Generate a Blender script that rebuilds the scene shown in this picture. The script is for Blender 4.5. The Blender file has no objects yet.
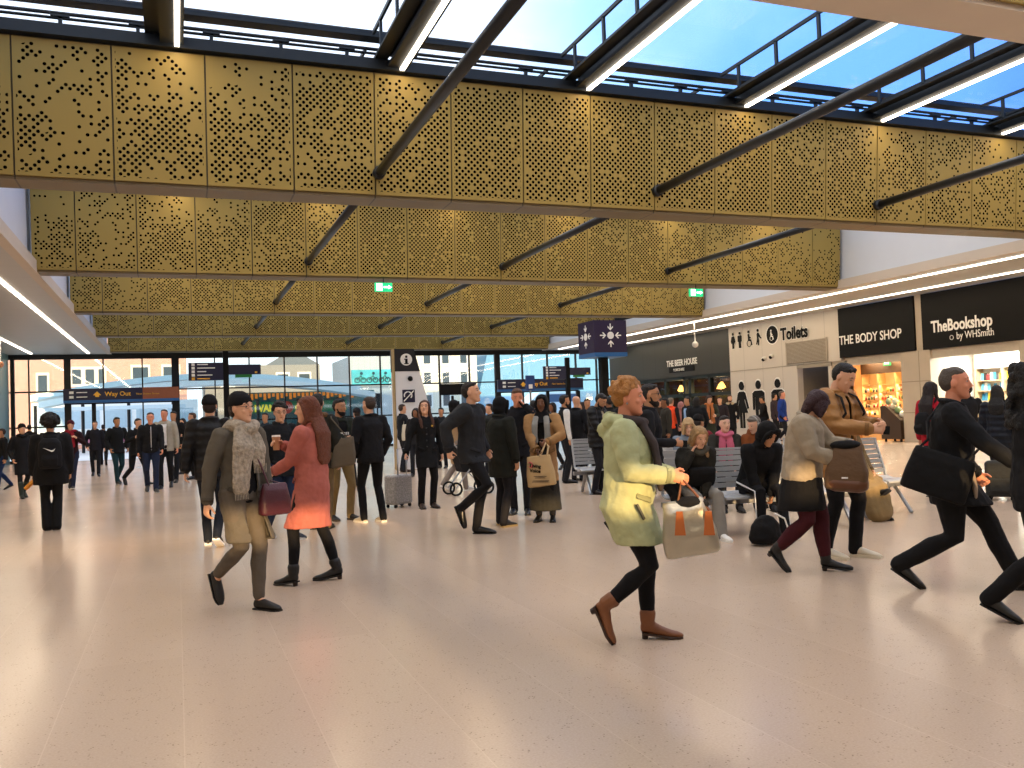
import bpy, bmesh, math, random
from mathutils import Vector as V, Matrix as M
from math import sin, cos, pi, radians as R
random.seed(7)
SC = bpy.context.scene; COL = SC.collection
# ------------------------------------------------------------------ camera
F_PX, YAW, PIT, ROL, CH = 882.03, .364079, .033903, .0363886, 1.45
_f = V((sin(YAW)*cos(PIT), cos(YAW)*cos(PIT), sin(PIT)))
_r0 = V((cos(YAW), -sin(YAW), 0)); _u0 = _r0.cross(_f)
_r = _r0*cos(ROL) - _u0*sin(ROL); _u = _u0*cos(ROL) + _r0*sin(ROL)
cd = bpy.data.cameras.new('camera'); cam = bpy.data.objects.new('camera', cd); COL.objects.link(cam)
cam.matrix_world = M(((_r.x,_u.x,-_f.x,0),(_r.y,_u.y,-_f.y,0),(_r.z,_u.z,-_f.z,CH),(0,0,0,1)))
cd.sensor_width = 36; cd.lens = F_PX*36/1024; cd.clip_end = 500; cd.clip_start = .05
SC.camera = cam
def floor_at(px, py, z=0.0):
    d = _f + _r*((px-512)/F_PX) + _u*((384-py)/F_PX)
    t = (z-CH)/d.z
    return V((d.x*t, d.y*t, z))
# ------------------------------------------------------------------ render look
vs = SC.view_settings; vs.view_transform = 'Standard'; vs.look = 'None'; vs.gamma = 1; vs.use_curve_mapping = False
vs.exposure = 0.0
SC.cycles.use_denoising = True
SC.cycles.max_bounces = 7; SC.cycles.diffuse_bounces = 3; SC.cycles.glossy_bounces = 3
SC.cycles.transmission_bounces = 4; SC.cycles.transparent_max_bounces = 16
SC.cycles.sample_clamp_indirect = 6; SC.cycles.caustics_reflective = False; SC.cycles.caustics_refractive = False
# ------------------------------------------------------------------ materials
def newmat(name):
    m = bpy.data.materials.new(name); m.use_nodes = True
    return m, m.node_tree.nodes, m.node_tree.links, m.node_tree.nodes['Principled BSDF']
def lin(c):
    return tuple((x/12.92 if x <= .04045 else ((x+.055)/1.055)**2.4) for x in c)
def rgb(h):
    return lin(tuple(int(h[i:i+2], 16)/255 for i in (0, 2, 4))) + (1,)
_mc = {}
def mat(name, hexc, rough=.5, metal=0., noise=.12, nscale=8., bump=0., bscale=60., spec=.5):
    k = (name, hexc, rough, metal, noise, nscale, bump, bscale)
    if k in _mc: return _mc[k]
    m, N, L, b = newmat(name)
    c = rgb(hexc)
    b.inputs['Roughness'].default_value = rough; b.inputs['Metallic'].default_value = metal
    b.inputs['Specular IOR Level'].default_value = spec
    tc = N.new('ShaderNodeTexCoord')
    nz = N.new('ShaderNodeTexNoise'); nz.inputs['Scale'].default_value = nscale; nz.inputs['Detail'].default_value = 4
    L.new(tc.outputs['Object'], nz.inputs['Vector'])
    mx = N.new('ShaderNodeMix'); mx.data_type = 'RGBA'
    mx.inputs[6].default_value = tuple(x*(1-noise) for x in c[:3])+(1,)
    mx.inputs[7].default_value = tuple(min(1, x*(1+noise)) for x in c[:3])+(1,)
    L.new(nz.outputs['Fac'], mx.inputs[0]); L.new(mx.outputs[2], b.inputs['Base Color'])
    if bump:
        n2 = N.new('ShaderNodeTexNoise'); n2.inputs['Scale'].default_value = bscale; n2.inputs['Detail'].default_value = 3
        L.new(tc.outputs['Object'], n2.inputs['Vector'])
        bp = N.new('ShaderNodeBump'); bp.inputs['Strength'].default_value = bump; bp.inputs['Distance'].default_value = .02
        L.new(n2.outputs['Fac'], bp.inputs['Height']); L.new(bp.outputs['Normal'], b.inputs['Normal'])
    _mc[k] = m
    return m
def emit(name, hexc, s):
    k = (name, hexc, s)
    if k in _mc: return _mc[k]
    m, N, L, b = newmat(name)
    b.inputs['Base Color'].default_value = rgb(hexc); b.inputs['Emission Color'].default_value = rgb(hexc)
    b.inputs['Emission Strength'].default_value = s
    _mc[k] = m
    return m
def cloth(hexc, rough=.85):      # woven cloth with soft folds
    return mat('cloth', hexc, rough, 0, .18, 14, .8, 9, .25)
def glassmat(name, tint, refl=.08):
    m, N, L, b = newmat(name)
    tr = N.new('ShaderNodeBsdfTransparent'); tr.inputs[0].default_value = rgb(tint)
    gl = N.new('ShaderNodeBsdfGlossy'); gl.inputs['Roughness'].default_value = .03
    mx = N.new('ShaderNodeMixShader'); o = N['Material Output']
    mx.inputs[0].default_value = refl; L.new(tr.outputs[0], mx.inputs[1]); L.new(gl.outputs[0], mx.inputs[2]); L.new(mx.outputs[0], o.inputs[0])
    return m
# ------------------------------------------------------------------ mesh helpers
def bx(bm, x0, x1, y0, y1, z0, z1):
    vs_ = [bm.verts.new((x, y, z)) for x in (x0, x1) for y in (y0, y1) for z in (z0, z1)]
    for f in ((0,1,3,2),(4,6,7,5),(0,4,5,1),(2,3,7,6),(0,2,6,4),(1,5,7,3)): bm.faces.new([vs_[i] for i in f])
def prism(bm, poly, axis, a, b):     # poly of 2-D points extruded along axis
    def P(u, v, w): return {'x': (w, u, v), 'y': (u, w, v), 'z': (u, v, w)}[axis]
    A = [bm.verts.new(P(u, v, a)) for u, v in poly]; B = [bm.verts.new(P(u, v, b)) for u, v in poly]
    n = len(poly); bm.faces.new(A); bm.faces.new(B[::-1])
    for i in range(n): bm.faces.new([A[i], B[i], B[(i+1) % n], A[(i+1) % n]])
def ring(bm, c, ax, ay, n=14):
    return [bm.verts.new(c + ax*cos(2*pi*i/n) + ay*sin(2*pi*i/n)) for i in range(n)]
def loft(bm, rings_, n=14):          # rings_: (centre, x vector, y vector)
    rs = [ring(bm, c, a, b, n) for c, a, b in rings_]
    for p, q in zip(rs, rs[1:]):
        for i in range(n): bm.faces.new([p[i], p[(i+1) % n], q[(i+1) % n], q[i]])
    c0 = bm.verts.new(rings_[0][0]); c1 = bm.verts.new(rings_[-1][0])
    for i in range(n):
        bm.faces.new([rs[0][(i+1) % n], rs[0][i], c0]); bm.faces.new([rs[-1][i], rs[-1][(i+1) % n], c1])
def limb(bm, pts, rad, ref=V((1, 0, 0)), n=12, round_=True):
    pts = [V(p) for p in pts]; out = []
    rad = [(r, r) if not isinstance(r, (tuple, list)) else r for r in rad]
    m = len(pts)
    tt = []
    for i in range(m):
        t = (pts[min(i+1, m-1)] - pts[max(i-1, 0)])
        tt.append(t.normalized() if t.length > 1e-7 else V((0, 0, 1)))
    for i in range(m):
        t = tt[i]; s = ref - t*ref.dot(t)
        if s.length < .05: s = V((0, 1, 0)) - t*t.y
        if s.length < .05: s = V((0, 0, 1)) - t*t.z
        s.normalize(); b = t.cross(s)
        out.append((pts[i], s*rad[i][0], b*rad[i][1]))
    if round_:
        c, a, b = out[0]; r = (a.length+b.length)/2
        out = [(c-tt[0]*r*.7, a*.55, b*.55), (c-tt[0]*r*.38, a*.86, b*.86)] + out
        c, a, b = out[-1]; r = (a.length+b.length)/2
        out = out + [(c+tt[-1]*r*.38, a*.86, b*.86), (c+tt[-1]*r*.7, a*.55, b*.55)]
    loft(bm, out, n)
def cyl(bm, p, q, r, n=12): limb(bm, [p, q], [r, r], n=n, round_=False)
def ball(bm, c, rx, ry, rz, X=None, Y=None, Z=None):
    X = X or V((1, 0, 0)); Y = Y or V((0, 1, 0)); Z = Z or V((0, 0, 1)); c = V(c)
    loft(bm, [(c+Z*rz*sin(a), X*rx*cos(a), Y*ry*cos(a)) for a in [R(d) for d in (-84, -65, -42, -20, 0, 20, 42, 65, 84)]])
def obj(name, bm, m, parent=None, smooth=False, loc=None):
    me = bpy.data.meshes.new(name)
    bmesh.ops.recalc_face_normals(bm, faces=bm.faces[:])
    bm.to_mesh(me); bm.free()
    if smooth:
        me.polygons.foreach_set('use_smooth', [True]*len(me.polygons))
    if m: me.materials.append(m)
    o = bpy.data.objects.new(name, me); COL.objects.link(o)
    if parent is not None: o.parent = parent
    if loc is not None: o.location = loc
    return o
def nb(): return bmesh.new()
def tag(o, label=None, cat=None, group=None, kind=None):
    if label: o['label'] = label
    if cat: o['category'] = cat
    if group: o['group'] = group
    if kind: o['kind'] = kind
    return o
def thing(name, label, cat, loc=(0, 0, 0), rz=0, group=None):
    o = bpy.data.objects.new(name, None); COL.objects.link(o); o.location = loc; o.rotation_euler = (0, 0, rz)
    return tag(o, label, cat, group)
def struct(name, bm, m, parent=None):
    o = obj(name, bm, m, parent)
    if parent is None: o['kind'] = 'structure'
    return o
def box_obj(name, b, m, parent=None, bevel=0):
    bm = nb(); bx(bm, *b); o = obj(name, bm, m, parent)
    if bevel:
        md = o.modifiers.new('bevel', 'BEVEL'); md.width = bevel; md.segments = 2
    return o
_fonts = {}
def text(name, s, size, m, parent, loc, rot, ext=.004, align='LEFT', sx=1., bold=0.):
    c = bpy.data.curves.new(name, 'FONT'); c.body = s; c.size = size; c.extrude = ext; c.align_x = align; c.offset = bold; c.resolution_u = 3
    t = bpy.data.objects.new('tmp', c); COL.objects.link(t)
    dg = bpy.context.evaluated_depsgraph_get()
    me = bpy.data.meshes.new_from_object(t.evaluated_get(dg)); me.name = name
    bpy.data.objects.remove(t); bpy.data.curves.remove(c)
    me.materials.clear(); me.materials.append(m)
    o = bpy.data.objects.new(name, me); COL.objects.link(o); o.parent = parent; o.location = loc; o.rotation_euler = rot; o.scale = (sx, 1, 1)
    return o
def copy_tree(o, parent=None):
    c = o.copy(); COL.objects.link(c)
    if parent is not None: c.parent = parent
    for ch in [x for x in o.children]: copy_tree(ch, c)
    return c
# ================================================================== world, sun
ZS = 4.95                       # soffit height
w = bpy.data.worlds.new('sky'); SC.world = w; w.use_nodes = True
N = w.node_tree.nodes; L = w.node_tree.links; bg = N['Background']
tc = N.new('ShaderNodeTexCoord'); sp = N.new('ShaderNodeSeparateXYZ'); L.new(tc.outputs['Generated'], sp.inputs[0])
nz = N.new('ShaderNodeTexNoise'); nz.inputs['Scale'].default_value = 2.2; nz.inputs['Detail'].default_value = 5; L.new(tc.outputs['Generated'], nz.inputs['Vector'])
ma = N.new('ShaderNodeMath'); ma.operation = 'MULTIPLY_ADD'; ma.inputs[1].default_value = .55; L.new(nz.outputs['Fac'], ma.inputs[0]); L.new(sp.outputs['X'], ma.inputs[2])
cr = N.new('ShaderNodeValToRGB'); L.new(ma.outputs[0], cr.inputs[0])
e = cr.color_ramp.elements; e[0].position = .58; e[0].color = (1.0, 1.0, 1.0, 1); e[1].position = 1.0; e[1].color = (.12, .30, .78, 1)
e2 = e.new(.70); e2.color = (.55, .80, 1.0, 1); e3 = e.new(.84); e3.color = (.20, .46, .95, 1)
L.new(cr.outputs[0], bg.inputs[0]); bg.inputs[1].default_value = 2.0
sl = bpy.data.lights.new('sun', 'SUN'); sl.energy = 7; sl.color = (1, .66, .32); sl.angle = R(.45)
so = bpy.data.objects.new('sun', sl); COL.objects.link(so)
SUN_D = V((.05, 1, -.13)).normalized()
so.rotation_euler = SUN_D.to_track_quat('-Z', 'Y').to_euler()
# ================================================================== materials of the hall
def terrazzo():
    m, N, L, b = newmat('terrazzo')
    tc = N.new('ShaderNodeTexCoord'); O = tc.outputs['Object']
    n1 = N.new('ShaderNodeTexVoronoi'); n1.inputs['Scale'].default_value = 48; L.new(O, n1.inputs['Vector'])
    c1 = N.new('ShaderNodeValToRGB'); L.new(n1.outputs['Distance'], c1.inputs[0])
    e = c1.color_ramp.elements; e[0].position = .14; e[0].color = (.50, .47, .45, 1); e[1].position = .24; e[1].color = (1, 1, 1, 1)
    n4 = N.new('ShaderNodeTexNoise'); n4.inputs['Scale'].default_value = 11; L.new(O, n4.inputs['Vector'])
    c4 = N.new('ShaderNodeValToRGB'); L.new(n4.outputs['Fac'], c4.inputs[0]); c4.color_ramp.elements[0].position = .50; c4.color_ramp.elements[1].position = .58
    mg = N.new('ShaderNodeMix'); mg.data_type = 'RGBA'; mg.inputs[6].default_value = (1, 1, 1, 1); L.new(c4.outputs[0], mg.inputs[0]); L.new(c1.outputs[0], mg.inputs[7])
    n2 = N.new('ShaderNodeTexNoise'); n2.inputs['Scale'].default_value = 90; n2.inputs['Detail'].default_value = 3; L.new(O, n2.inputs['Vector'])
    n3 = N.new('ShaderNodeTexNoise'); n3.inputs['Scale'].default_value = .5; L.new(O, n3.inputs['Vector'])
    base = N.new('ShaderNodeMix'); base.data_type = 'RGBA'; base.inputs[6].default_value = rgb('bca48e'); base.inputs[7].default_value = rgb('d6c0aa')
    L.new(n2.outputs['Fac'], base.inputs[0])
    br = N.new('ShaderNodeTexBrick'); br.offset = .37; br.inputs['Scale'].default_value = 1
    br.inputs['Brick Width'].default_value = 6.0; br.inputs['Row Height'].default_value = .6; br.inputs['Mortar Size'].default_value = .003
    br.inputs['Color1'].default_value = (1, 1, 1, 1); br.inputs['Color2'].default_value = (.94, .94, .94, 1); br.inputs['Mortar'].default_value = (1.06, 1.065, 1.07, 1)
    mp = N.new('ShaderNodeMapping'); mp.inputs['Rotation'].default_value = (0, 0, pi/2); L.new(O, mp.inputs[0]); L.new(mp.outputs[0], br.inputs['Vector'])
    m1 = N.new('ShaderNodeMix'); m1.data_type = 'RGBA'; m1.blend_type = 'MULTIPLY'; m1.inputs[0].default_value = 1
    L.new(base.outputs[2], m1.inputs[6]); L.new(mg.outputs[2], m1.inputs[7])
    m2 = N.new('ShaderNodeMix'); m2.data_type = 'RGBA'; m2.blend_type = 'MULTIPLY'; m2.inputs[0].default_value = 1
    L.new(m1.outputs[2], m2.inputs[6]); L.new(br.outputs['Color'], m2.inputs[7]); L.new(m2.outputs[2], b.inputs['Base Color'])
    rr = N.new('ShaderNodeMapRange'); rr.inputs['To Min'].default_value = .13; rr.inputs['To Max'].default_value = .30; L.new(n3.outputs['Fac'], rr.inputs[0]); L.new(rr.outputs[0], b.inputs['Roughness'])
    b.inputs['Specular IOR Level'].default_value = .5
    return m
def perforated(seed):      # gold sheet, staggered round holes painted near-black as their dark inside, some left out
    m, N, L, b = newmat('perforated_gold')
    def math_(op, a, bb=None, c=None):
        n = N.new('ShaderNodeMath'); n.operation = op
        for i, v in enumerate((a, bb, c)):
            if v is None: continue
            if isinstance(v, (int, float)): n.inputs[i].default_value = v
            else: L.new(v, n.inputs[i])
        return n.outputs[0]
    tc = N.new('ShaderNodeTexCoord'); sp = N.new('ShaderNodeSeparateXYZ'); L.new(tc.outputs['Object'], sp.inputs[0])
    X, Z = sp.outputs['X'], sp.outputs['Z']; k = 1/.0735/math.sqrt(2)
    u = math_('MULTIPLY', math_('ADD', X, Z), k); v = math_('MULTIPLY', math_('SUBTRACT', Z, X), k)
    iu, iv = math_('FLOOR', u), math_('FLOOR', v)
    fu, fv = math_('SUBTRACT', math_('FRACT', u), .5), math_('SUBTRACT', math_('FRACT', v), .5)
    d = math_('SQRT', math_('ADD', math_('MULTIPLY', fu, fu), math_('MULTIPLY', fv, fv)))
    cb = N.new('ShaderNodeCombineXYZ'); L.new(iu, cb.inputs[0]); L.new(iv, cb.inputs[1]); cb.inputs[2].default_value = seed
    wn = N.new('ShaderNodeTexWhiteNoise'); wn.noise_dimensions = '3D'; L.new(cb.outputs[0], wn.inputs['Vector'])
    ns = N.new('ShaderNodeTexNoise'); ns.inputs['Scale'].default_value = .10; ns.inputs['Detail'].default_value = 3; L.new(cb.outputs[0], ns.inputs['Vector'])
    dx = math_('ABSOLUTE', math_('SUBTRACT', X, 7.6))                     # denser in the middle of the span
    dens = math_('SUBTRACT', 1.26, math_('MULTIPLY', dx, .088))
    dens = math_('SUBTRACT', dens, math_('MULTIPLY', math_('SUBTRACT', Z, 5.7), .22))
    dens = math_('ADD', dens, math_('MULTIPLY', math_('SUBTRACT', ns.outputs['Fac'], .5), 2.0))
    dens = math_('MINIMUM', math_('MAXIMUM', dens, .10), .90)
    on = math_('LESS_THAN', wn.outputs['Value'], dens)
    px = math_('ABSOLUTE', math_('SUBTRACT', math_('FRACT', math_('DIVIDE', math_('ADD', X, 2.02+1.26), 1.26)), .5))
    on = math_('MULTIPLY', on, math_('LESS_THAN', px, .462))
    zc = math_('MULTIPLY', math_('GREATER_THAN', Z, ZS+.10), math_('LESS_THAN', Z, 6.83))
    hole = math_('MULTIPLY', math_('MULTIPLY', math_('LESS_THAN', d, .335), on), zc)
    mx = N.new('ShaderNodeMix'); mx.data_type = 'RGBA'; L.new(hole, mx.inputs[0])
    mx.inputs[6].default_value = rgb('9b8444'); mx.inputs[7].default_value = rgb('080503')
    L.new(mx.outputs[2], b.inputs['Base Color'])
    b.inputs['Metallic'].default_value = .0; b.inputs['Roughness'].default_value = .5; b.inputs['Specular IOR Level'].default_value = .3
    inv = math_('SUBTRACT', 1, hole); L.new(math_('MULTIPLY', inv, .3), b.inputs['Specular IOR Level']); bp = N.new('ShaderNodeBump'); bp.inputs['Strength'].default_value = .5; bp.inputs['Distance'].default_value = .01
    L.new(inv, bp.inputs['Height']); L.new(bp.outputs[0], b.inputs['Normal'])
    return m
def boards(name, hexc, wdt, axis='Y', rough=.5, groove=.55, metal=0.):   # panels with vertical joints
    m, N, L, b = newmat(name)
    tc = N.new('ShaderNodeTexCoord'); sp = N.new('ShaderNodeSeparateXYZ'); L.new(tc.outputs['Object'], sp.inputs[0])
    def math_(op, a, bb):
        n = N.new('ShaderNodeMath'); n.operation = op
        for i, v in enumerate((a, bb)):
            if isinstance(v, (int, float)): n.inputs[i].default_value = v
            else: L.new(v, n.inputs[i])
        return n.outputs[0]
    f = math_('FRACT', math_('DIVIDE', sp.outputs[axis], wdt), 0)
    g = math_('LESS_THAN', math_('ABSOLUTE', math_('SUBTRACT', f, .5), 0), .5-.012/wdt)
    mx = N.new('ShaderNodeMix'); mx.data_type = 'RGBA'; c = rgb(hexc)
    mx.inputs[6].default_value = tuple(x*groove for x in c[:3])+(1,); mx.inputs[7].default_value = c
    L.new(g, mx.inputs[0]); L.new(mx.outputs[2], b.inputs['Base Color']); b.inputs['Roughness'].default_value = rough; b.inputs['Metallic'].default_value = metal
    return m
def brick(hexc, mort):
    m, N, L, b = newmat('brickwork')
    tc = N.new('ShaderNodeTexCoord'); mp = N.new('ShaderNodeMapping'); mp.inputs['Rotation'].default_value = (pi/2, 0, 0)
    br = N.new('ShaderNodeTexBrick'); br.inputs['Scale'].default_value = 3; c = rgb(hexc)
    br.inputs['Color1'].default_value = c; br.inputs['Color2'].default_value = tuple(x*.8 for x in c[:3])+(1,); br.inputs['Mortar'].default_value = rgb(mort)
    L.new(tc.outputs['Object'], mp.inputs[0]); L.new(mp.outputs[0], br.inputs['Vector']); L.new(br.outputs['Color'], b.inputs['Base Color']); b.inputs['Roughness'].default_value = .9
    return m
MT = dict(
 floor=terrazzo(), white=mat('white_plaster', 'd8dade', .6, 0, .03, 2), cream=mat('cream_soffit', 'cdbfae', .6, 0, .04, 2),
 soffit=boards('soffit_panels', 'b9b7b2', 1.5, 'Y', .45, .8), steel=mat('dark_blue_steel', '0d151d', .5, .1, .1, 4),
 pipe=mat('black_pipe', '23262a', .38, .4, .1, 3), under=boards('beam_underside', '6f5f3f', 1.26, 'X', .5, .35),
 dark=mat('dark_void', '121210', .8, 0, .1, 3), mull=mat('black_mullion', '0f1418', .45, .3, .1, 4),
 glass=glassmat('clear_glass', 'eef6f8'), sky=glassmat('roof_glass', 'eef5ff'), navy=mat('navy_panel', '14183a', .4, 0, .05, 3),
 black=mat('black_panel', '090909', .6, 0, .1, 3, spec=.2), blue=mat('blue_edge', '1d5f9c', .4, 0, .05, 3), wt=mat('white_paint', 'f2f2ee', .5, 0, .02, 3),
 yel=mat('yellow_paint', 'f0b43a', .5, 0, .02, 3), toilet=boards('toilet_cladding', 'd3ccc1', 1.3, 'Y', .4, .72),
 beer=boards('dark_cladding', '2f2f27', 1.3, 'Y', .4, .4), stone=mat('limestone', 'b5aa98', .55, 0, .08, 3),
 metal=mat('brushed_steel', '9a9c9f', .3, .85, .08, 20), led=emit('led_strip_light', 'fff1dc', 7.), chrome=mat('chrome', 'b8babd', .15, 1, .03, 3),
)
# ================================================================== shell
bm = nb(); bx(bm, -8.3, 28.5, -12, 45.5, -.2, 0); struct('floor', bm, MT['floor'])
bm = nb(); bx(bm, -8.4, -8.2, -12, 38, 0, ZS+.3); struct('wall_left', bm, mat('left_wall_paint', 'b9b6b0', .5, 0, .05, 1))
# unseen back wall: slot window shapes the sun band, added height blocks other sun
bm = nb(); sz = 1.58+.13*12
bx(bm, -8.4, 23.5, -12.2, -12, 0, sz-.15); bx(bm, -8.4, 23.5, -12.2, -12, sz+.15, 14.5); struct('wall_back_sunblock', bm, MT['cream'])
# side ceilings
def long_soffit(name, x0, x1, y0, y1, xf, side):
    bm = nb(); bx(bm, x0, x1, y0, y1, ZS, ZS+.25); s = struct(name, bm, MT['soffit'])
    return s
long_soffit('ceiling', -8.3, -2.98, -12, 45.4, 0, 0); long_soffit('ceiling', 19.3, 28.5, -12, 45.4, 0, 0)
# upstands from the soffit edge to the roof
bm = nb(); bx(bm, -3.12, -2.98, -12, 45.4, ZS+.25, 7.5); struct('wall_upstand_left', bm, MT['white'])
bm = nb(); bx(bm, 19.3, 19.45, -12, 31.4, ZS+.25, 7.5); bx(bm, 19.3, 19.45, 31.4, 45.4, ZS+.25, ZS+.62); struct('wall_upstand_right', bm, MT['white'])
bm = nb(); bx(bm, 19.5, 19.7, 31.4, 45.4, ZS+.3, 7.5); struct('wall_dark_void', bm, MT['dark'])  # near-black sheet painted in place of the dark void above the low upstand
bm = nb(); bx(bm, -3.0, -2.80, -12, 45.3, ZS-.02, ZS+.25); bx(bm, 19.12, 19.32, -12, 45.3, ZS-.02, ZS+.25); struct('trim_1', bm, MT['cream'])
# solid roof over the sides and the far end
# ------------------------------------------------------------------ soffit light strips
def light_strip(x, y0, y1, z, w_, label, power, group=None, seg=1):
    o = box_obj('light_strip', (-w_/2, w_/2, 0, y1-y0, -.03, -.002), MT['led']); o.location = (x, y0, z)
    tag(o, label, 'light', group)
    for i in range(seg):
        l = bpy.data.lights.new('strip_lamp', 'AREA'); l.shape = 'RECTANGLE'; l.size = w_; l.size_y = (y1-y0)/seg-.02; l.energy = power/seg; l.color = (1, .77, .50)
        lo = bpy.data.objects.new('strip_lamp', l); COL.objects.link(lo); lo.location = (x, y0+(i+.5)*(y1-y0)/seg, z-.045)
    return o
WARM = (1, .77, .50)
light_strip(-3.72, -11, 44.6, ZS-.0, .10, 'long white ceiling light line along left soffit, nearest the gold beams', 330, seg=2)
light_strip(-6.05, -11, 44.6, ZS-.0, .10, 'long white ceiling light line on left soffit, further left of two', 260, seg=2)
light_strip(19.85, -11, 44.6, ZS-.0, .10, 'long white ceiling light line on right soffit, at its outer edge', 330, seg=2)
light_strip(22.2, -11, 44.6, ZS-.0, .10, 'long white ceiling light line on right soffit, nearest the shop signs', 330, seg=2)
# ------------------------------------------------------------------ gold perforated roof beams
ZT = 6.92
YB = [5.7, 13.7, 21.7, 29.2, 36.7, 44.4]; YB = [-2.1] + YB
ORD = ['', 'unperforated cream underside at the top right corner', 'nearest whole', 'second nearest', 'third nearest', 'fourth nearest', 'furthest']
gold = perforated(3.0)
joints = [-2.02+1.26*i for i in range(-1, 18)]
for bi, yb in enumerate(YB):
    xl, xr = -2.9, 19.2
    lab = 'gold perforated metal roof beam behind the camera' if bi == 0 else ('roof beam with smooth cream underside crossing the top right corner' if bi == 1 else 'gold perforated metal roof beam, %s from the camera' % ORD[bi])
    t = thing('roof_beam', lab, 'beam', (0, 0, 0), 0, 'gold perforated roof beams')
    th = .55
    bm = nb(); prism(bm, [(yb+.02, ZS), (yb+th, ZS), (yb+th, ZT), (yb-.13, ZT), (yb+.02, ZS+.06)], 'x', xl-.5, xr-.5)
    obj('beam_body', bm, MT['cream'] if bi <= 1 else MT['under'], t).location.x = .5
    js = [x for x in joints if xl+.25 < x < xr-.25]
    es = [xl]+js+[xr]
    for a, b in zip(es, es[1:]):
        bm = nb(); g = .012
        def yy(z): return yb-.025-.15*(z-ZS-.08)/(ZT-ZS)
        prism(bm, [(yy(ZS+.05), ZS+.05), (yy(ZS+.05)+.03, ZS+.05), (yy(ZT)+.03, ZT-.03), (yy(ZT), ZT-.03)], 'x', a+g, b-g)
        obj('perforated_panel', bm, gold, t)
        if bi in (1, 2, 3):      # the face turned away from the camera
            pass
# ------------------------------------------------------------------ tie pipes along the hall
k = 0
SIDE = ['left', 'middle', 'right']
for bi in range(0, 6):
    for xi, X in enumerate((3.07, 8.1, 13.1)):
        y0, y1 = YB[bi]+.56, YB[bi+1]+.0
        t = thing('tie_pipe', 'black steel tie pipe, %s of three, %s' % (SIDE[xi], ['behind the camera', 'running up from the nearest whole gold beam', 'meeting the second gold beam', 'meeting the third gold beam', 'meeting the fourth gold beam', 'meeting the furthest gold beam'][bi]), 'pipe', (X, 0, 5.33), 0, 'tie pipes between the beams')
        bm = nb(); cyl(bm, V((0, y0, 0)), V((0, y1-.02, 0)), .075, 16); obj('pipe', bm, MT['pipe'], t, True)
        bm = nb(); cyl(bm, V((0, y1-.16, 0)), V((0, y1-.005, 0)), .10, 16); obj('end_collar', bm, MT['pipe'], t, True)
# ------------------------------------------------------------------ skylight: rafters, kerb rails, glazing
LX = [-3.2, .05, 3.38, 6.64, 9.86, 13.06, 16.28, 19.4]
for bi in range(0, 6):
    y0, y1 = YB[bi]+.5, YB[bi+1]-.13
    far = bi >= 2
    bay = ['behind the camera', 'in the skylight overhead', 'above the second beam', 'above the third beam', 'above the fourth beam', 'above the furthest beam'][bi]
    # edge steel along each beam top
    for yy_, nm in ((y1-.05, 'far'), (y0+.05, 'near')):
        t = thing('skylight_kerb', 'dark blue steel kerb with raised rail, %s edge of the glazing %s' % (nm, bay), 'kerb', (0, 0, 0), 0, 'skylight kerbs')
        bm = nb(); bx(bm, -2.95, 19.2, yy_-.10, yy_+.12, ZT+.004, ZT+.17); obj('channel', bm, MT['steel'], t)
        if bi <= 2:
            d = -1 if nm == 'far' else 1
            bm = nb(); cyl(bm, V((-2.9, yy_+d*.02, ZT+.34)), V((19.2, yy_+d*.02, ZT+.34)), .028, 8); bx(bm, -2.9, 19.2, yy_-.03, yy_+.03, ZT+.27, ZT+.29); obj('rail', bm, MT['steel'], t)
            bm = nb()
            for i in range(22):
                x = -2.4+i*1.0; bx(bm, x-.025, x+.025, yy_-.03, yy_+.03, ZT+.15, ZT+.34); bx(bm, x-.12, x+.12, yy_-.05, yy_+.05, ZT+.29, ZT+.32)
            obj('rail_post', bm, MT['steel'], t)['kind'] = 'stuff'
    for i, X in enumerate(LX[1:-1]):
        t = thing('rafter', 'dark steel rafter %s, %s from the left' % (bay, ['first', 'second', 'third', 'fourth', 'fifth', 'sixth'][i]), 'rafter', (X, 0, 0), 0, 'skylight rafters')
        bm = nb(); bx(bm, -.16, .16, y0, y1, ZT+.05, ZT+.10); bx(bm, -.05, .05, y0, y1, ZT+.1, ZT+.32); bx(bm, -.14, .14, y0, y1, ZT+.32, ZT+.36); obj('girder', bm, MT['steel'], t)
        if bi <= 2:
            bm = nb(); bx(bm, -.36, -.32, y0, y1, ZT+.60, ZT+.66)
            n = 7
            for q in range(n):
                yq = y0+(q+.5)*(y1-y0)/n; bx(bm, -.36, -.32, yq-.03, yq+.03, ZT+.2, ZT+.62)
            bx(bm, -.36, -.15, y0, y1, ZT+.18, ZT+.22)
            obj('side_rail', bm, MT['steel'], t)
        s = box_obj('led_strip', (-.035+.07, .035+.07, y0+.02, y1-.02, ZT+.015, ZT+.05), MT['led'], t); s['label'] = 'white glowing light strip'
        if bi <= 3:
            l = bpy.data.lights.new('rafter_lamp', 'AREA'); l.shape = 'RECTANGLE'; l.size = .07; l.size_y = y1-y0-.04; l.energy = 62; l.color = WARM
            lo = bpy.data.objects.new('rafter_lamp', l); COL.objects.link(lo); lo.location = (X+.07, (y0+y1)/2, ZT+.008)
    bm = nb()
    bx(bm, -3.0, 19.4, y0-.15, y1+.23, ZT+.72, ZT+.74); g = struct('window_%d' % (bi+1), bm, MT['sky'])
    if bi >= 2: pass
bm = nb()     # roof caps over the beams
for yb in YB: bx(bm, -3.0, 19.4, yb+.1, yb+.35, ZT+.68, ZT+.78)
struct('ceiling', bm, MT['steel'])
bm = nb(); bx(bm, -8.4, -2.9, -12, 45.5, 7.5, 7.7); bx(bm, 19.3, 28.6, -12, 45.5, 7.5, 7.7); bx(bm, -3, 19.4, -12, YB[0], 7.5, 7.7); struct('ceiling', bm, MT['dark'])
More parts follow.
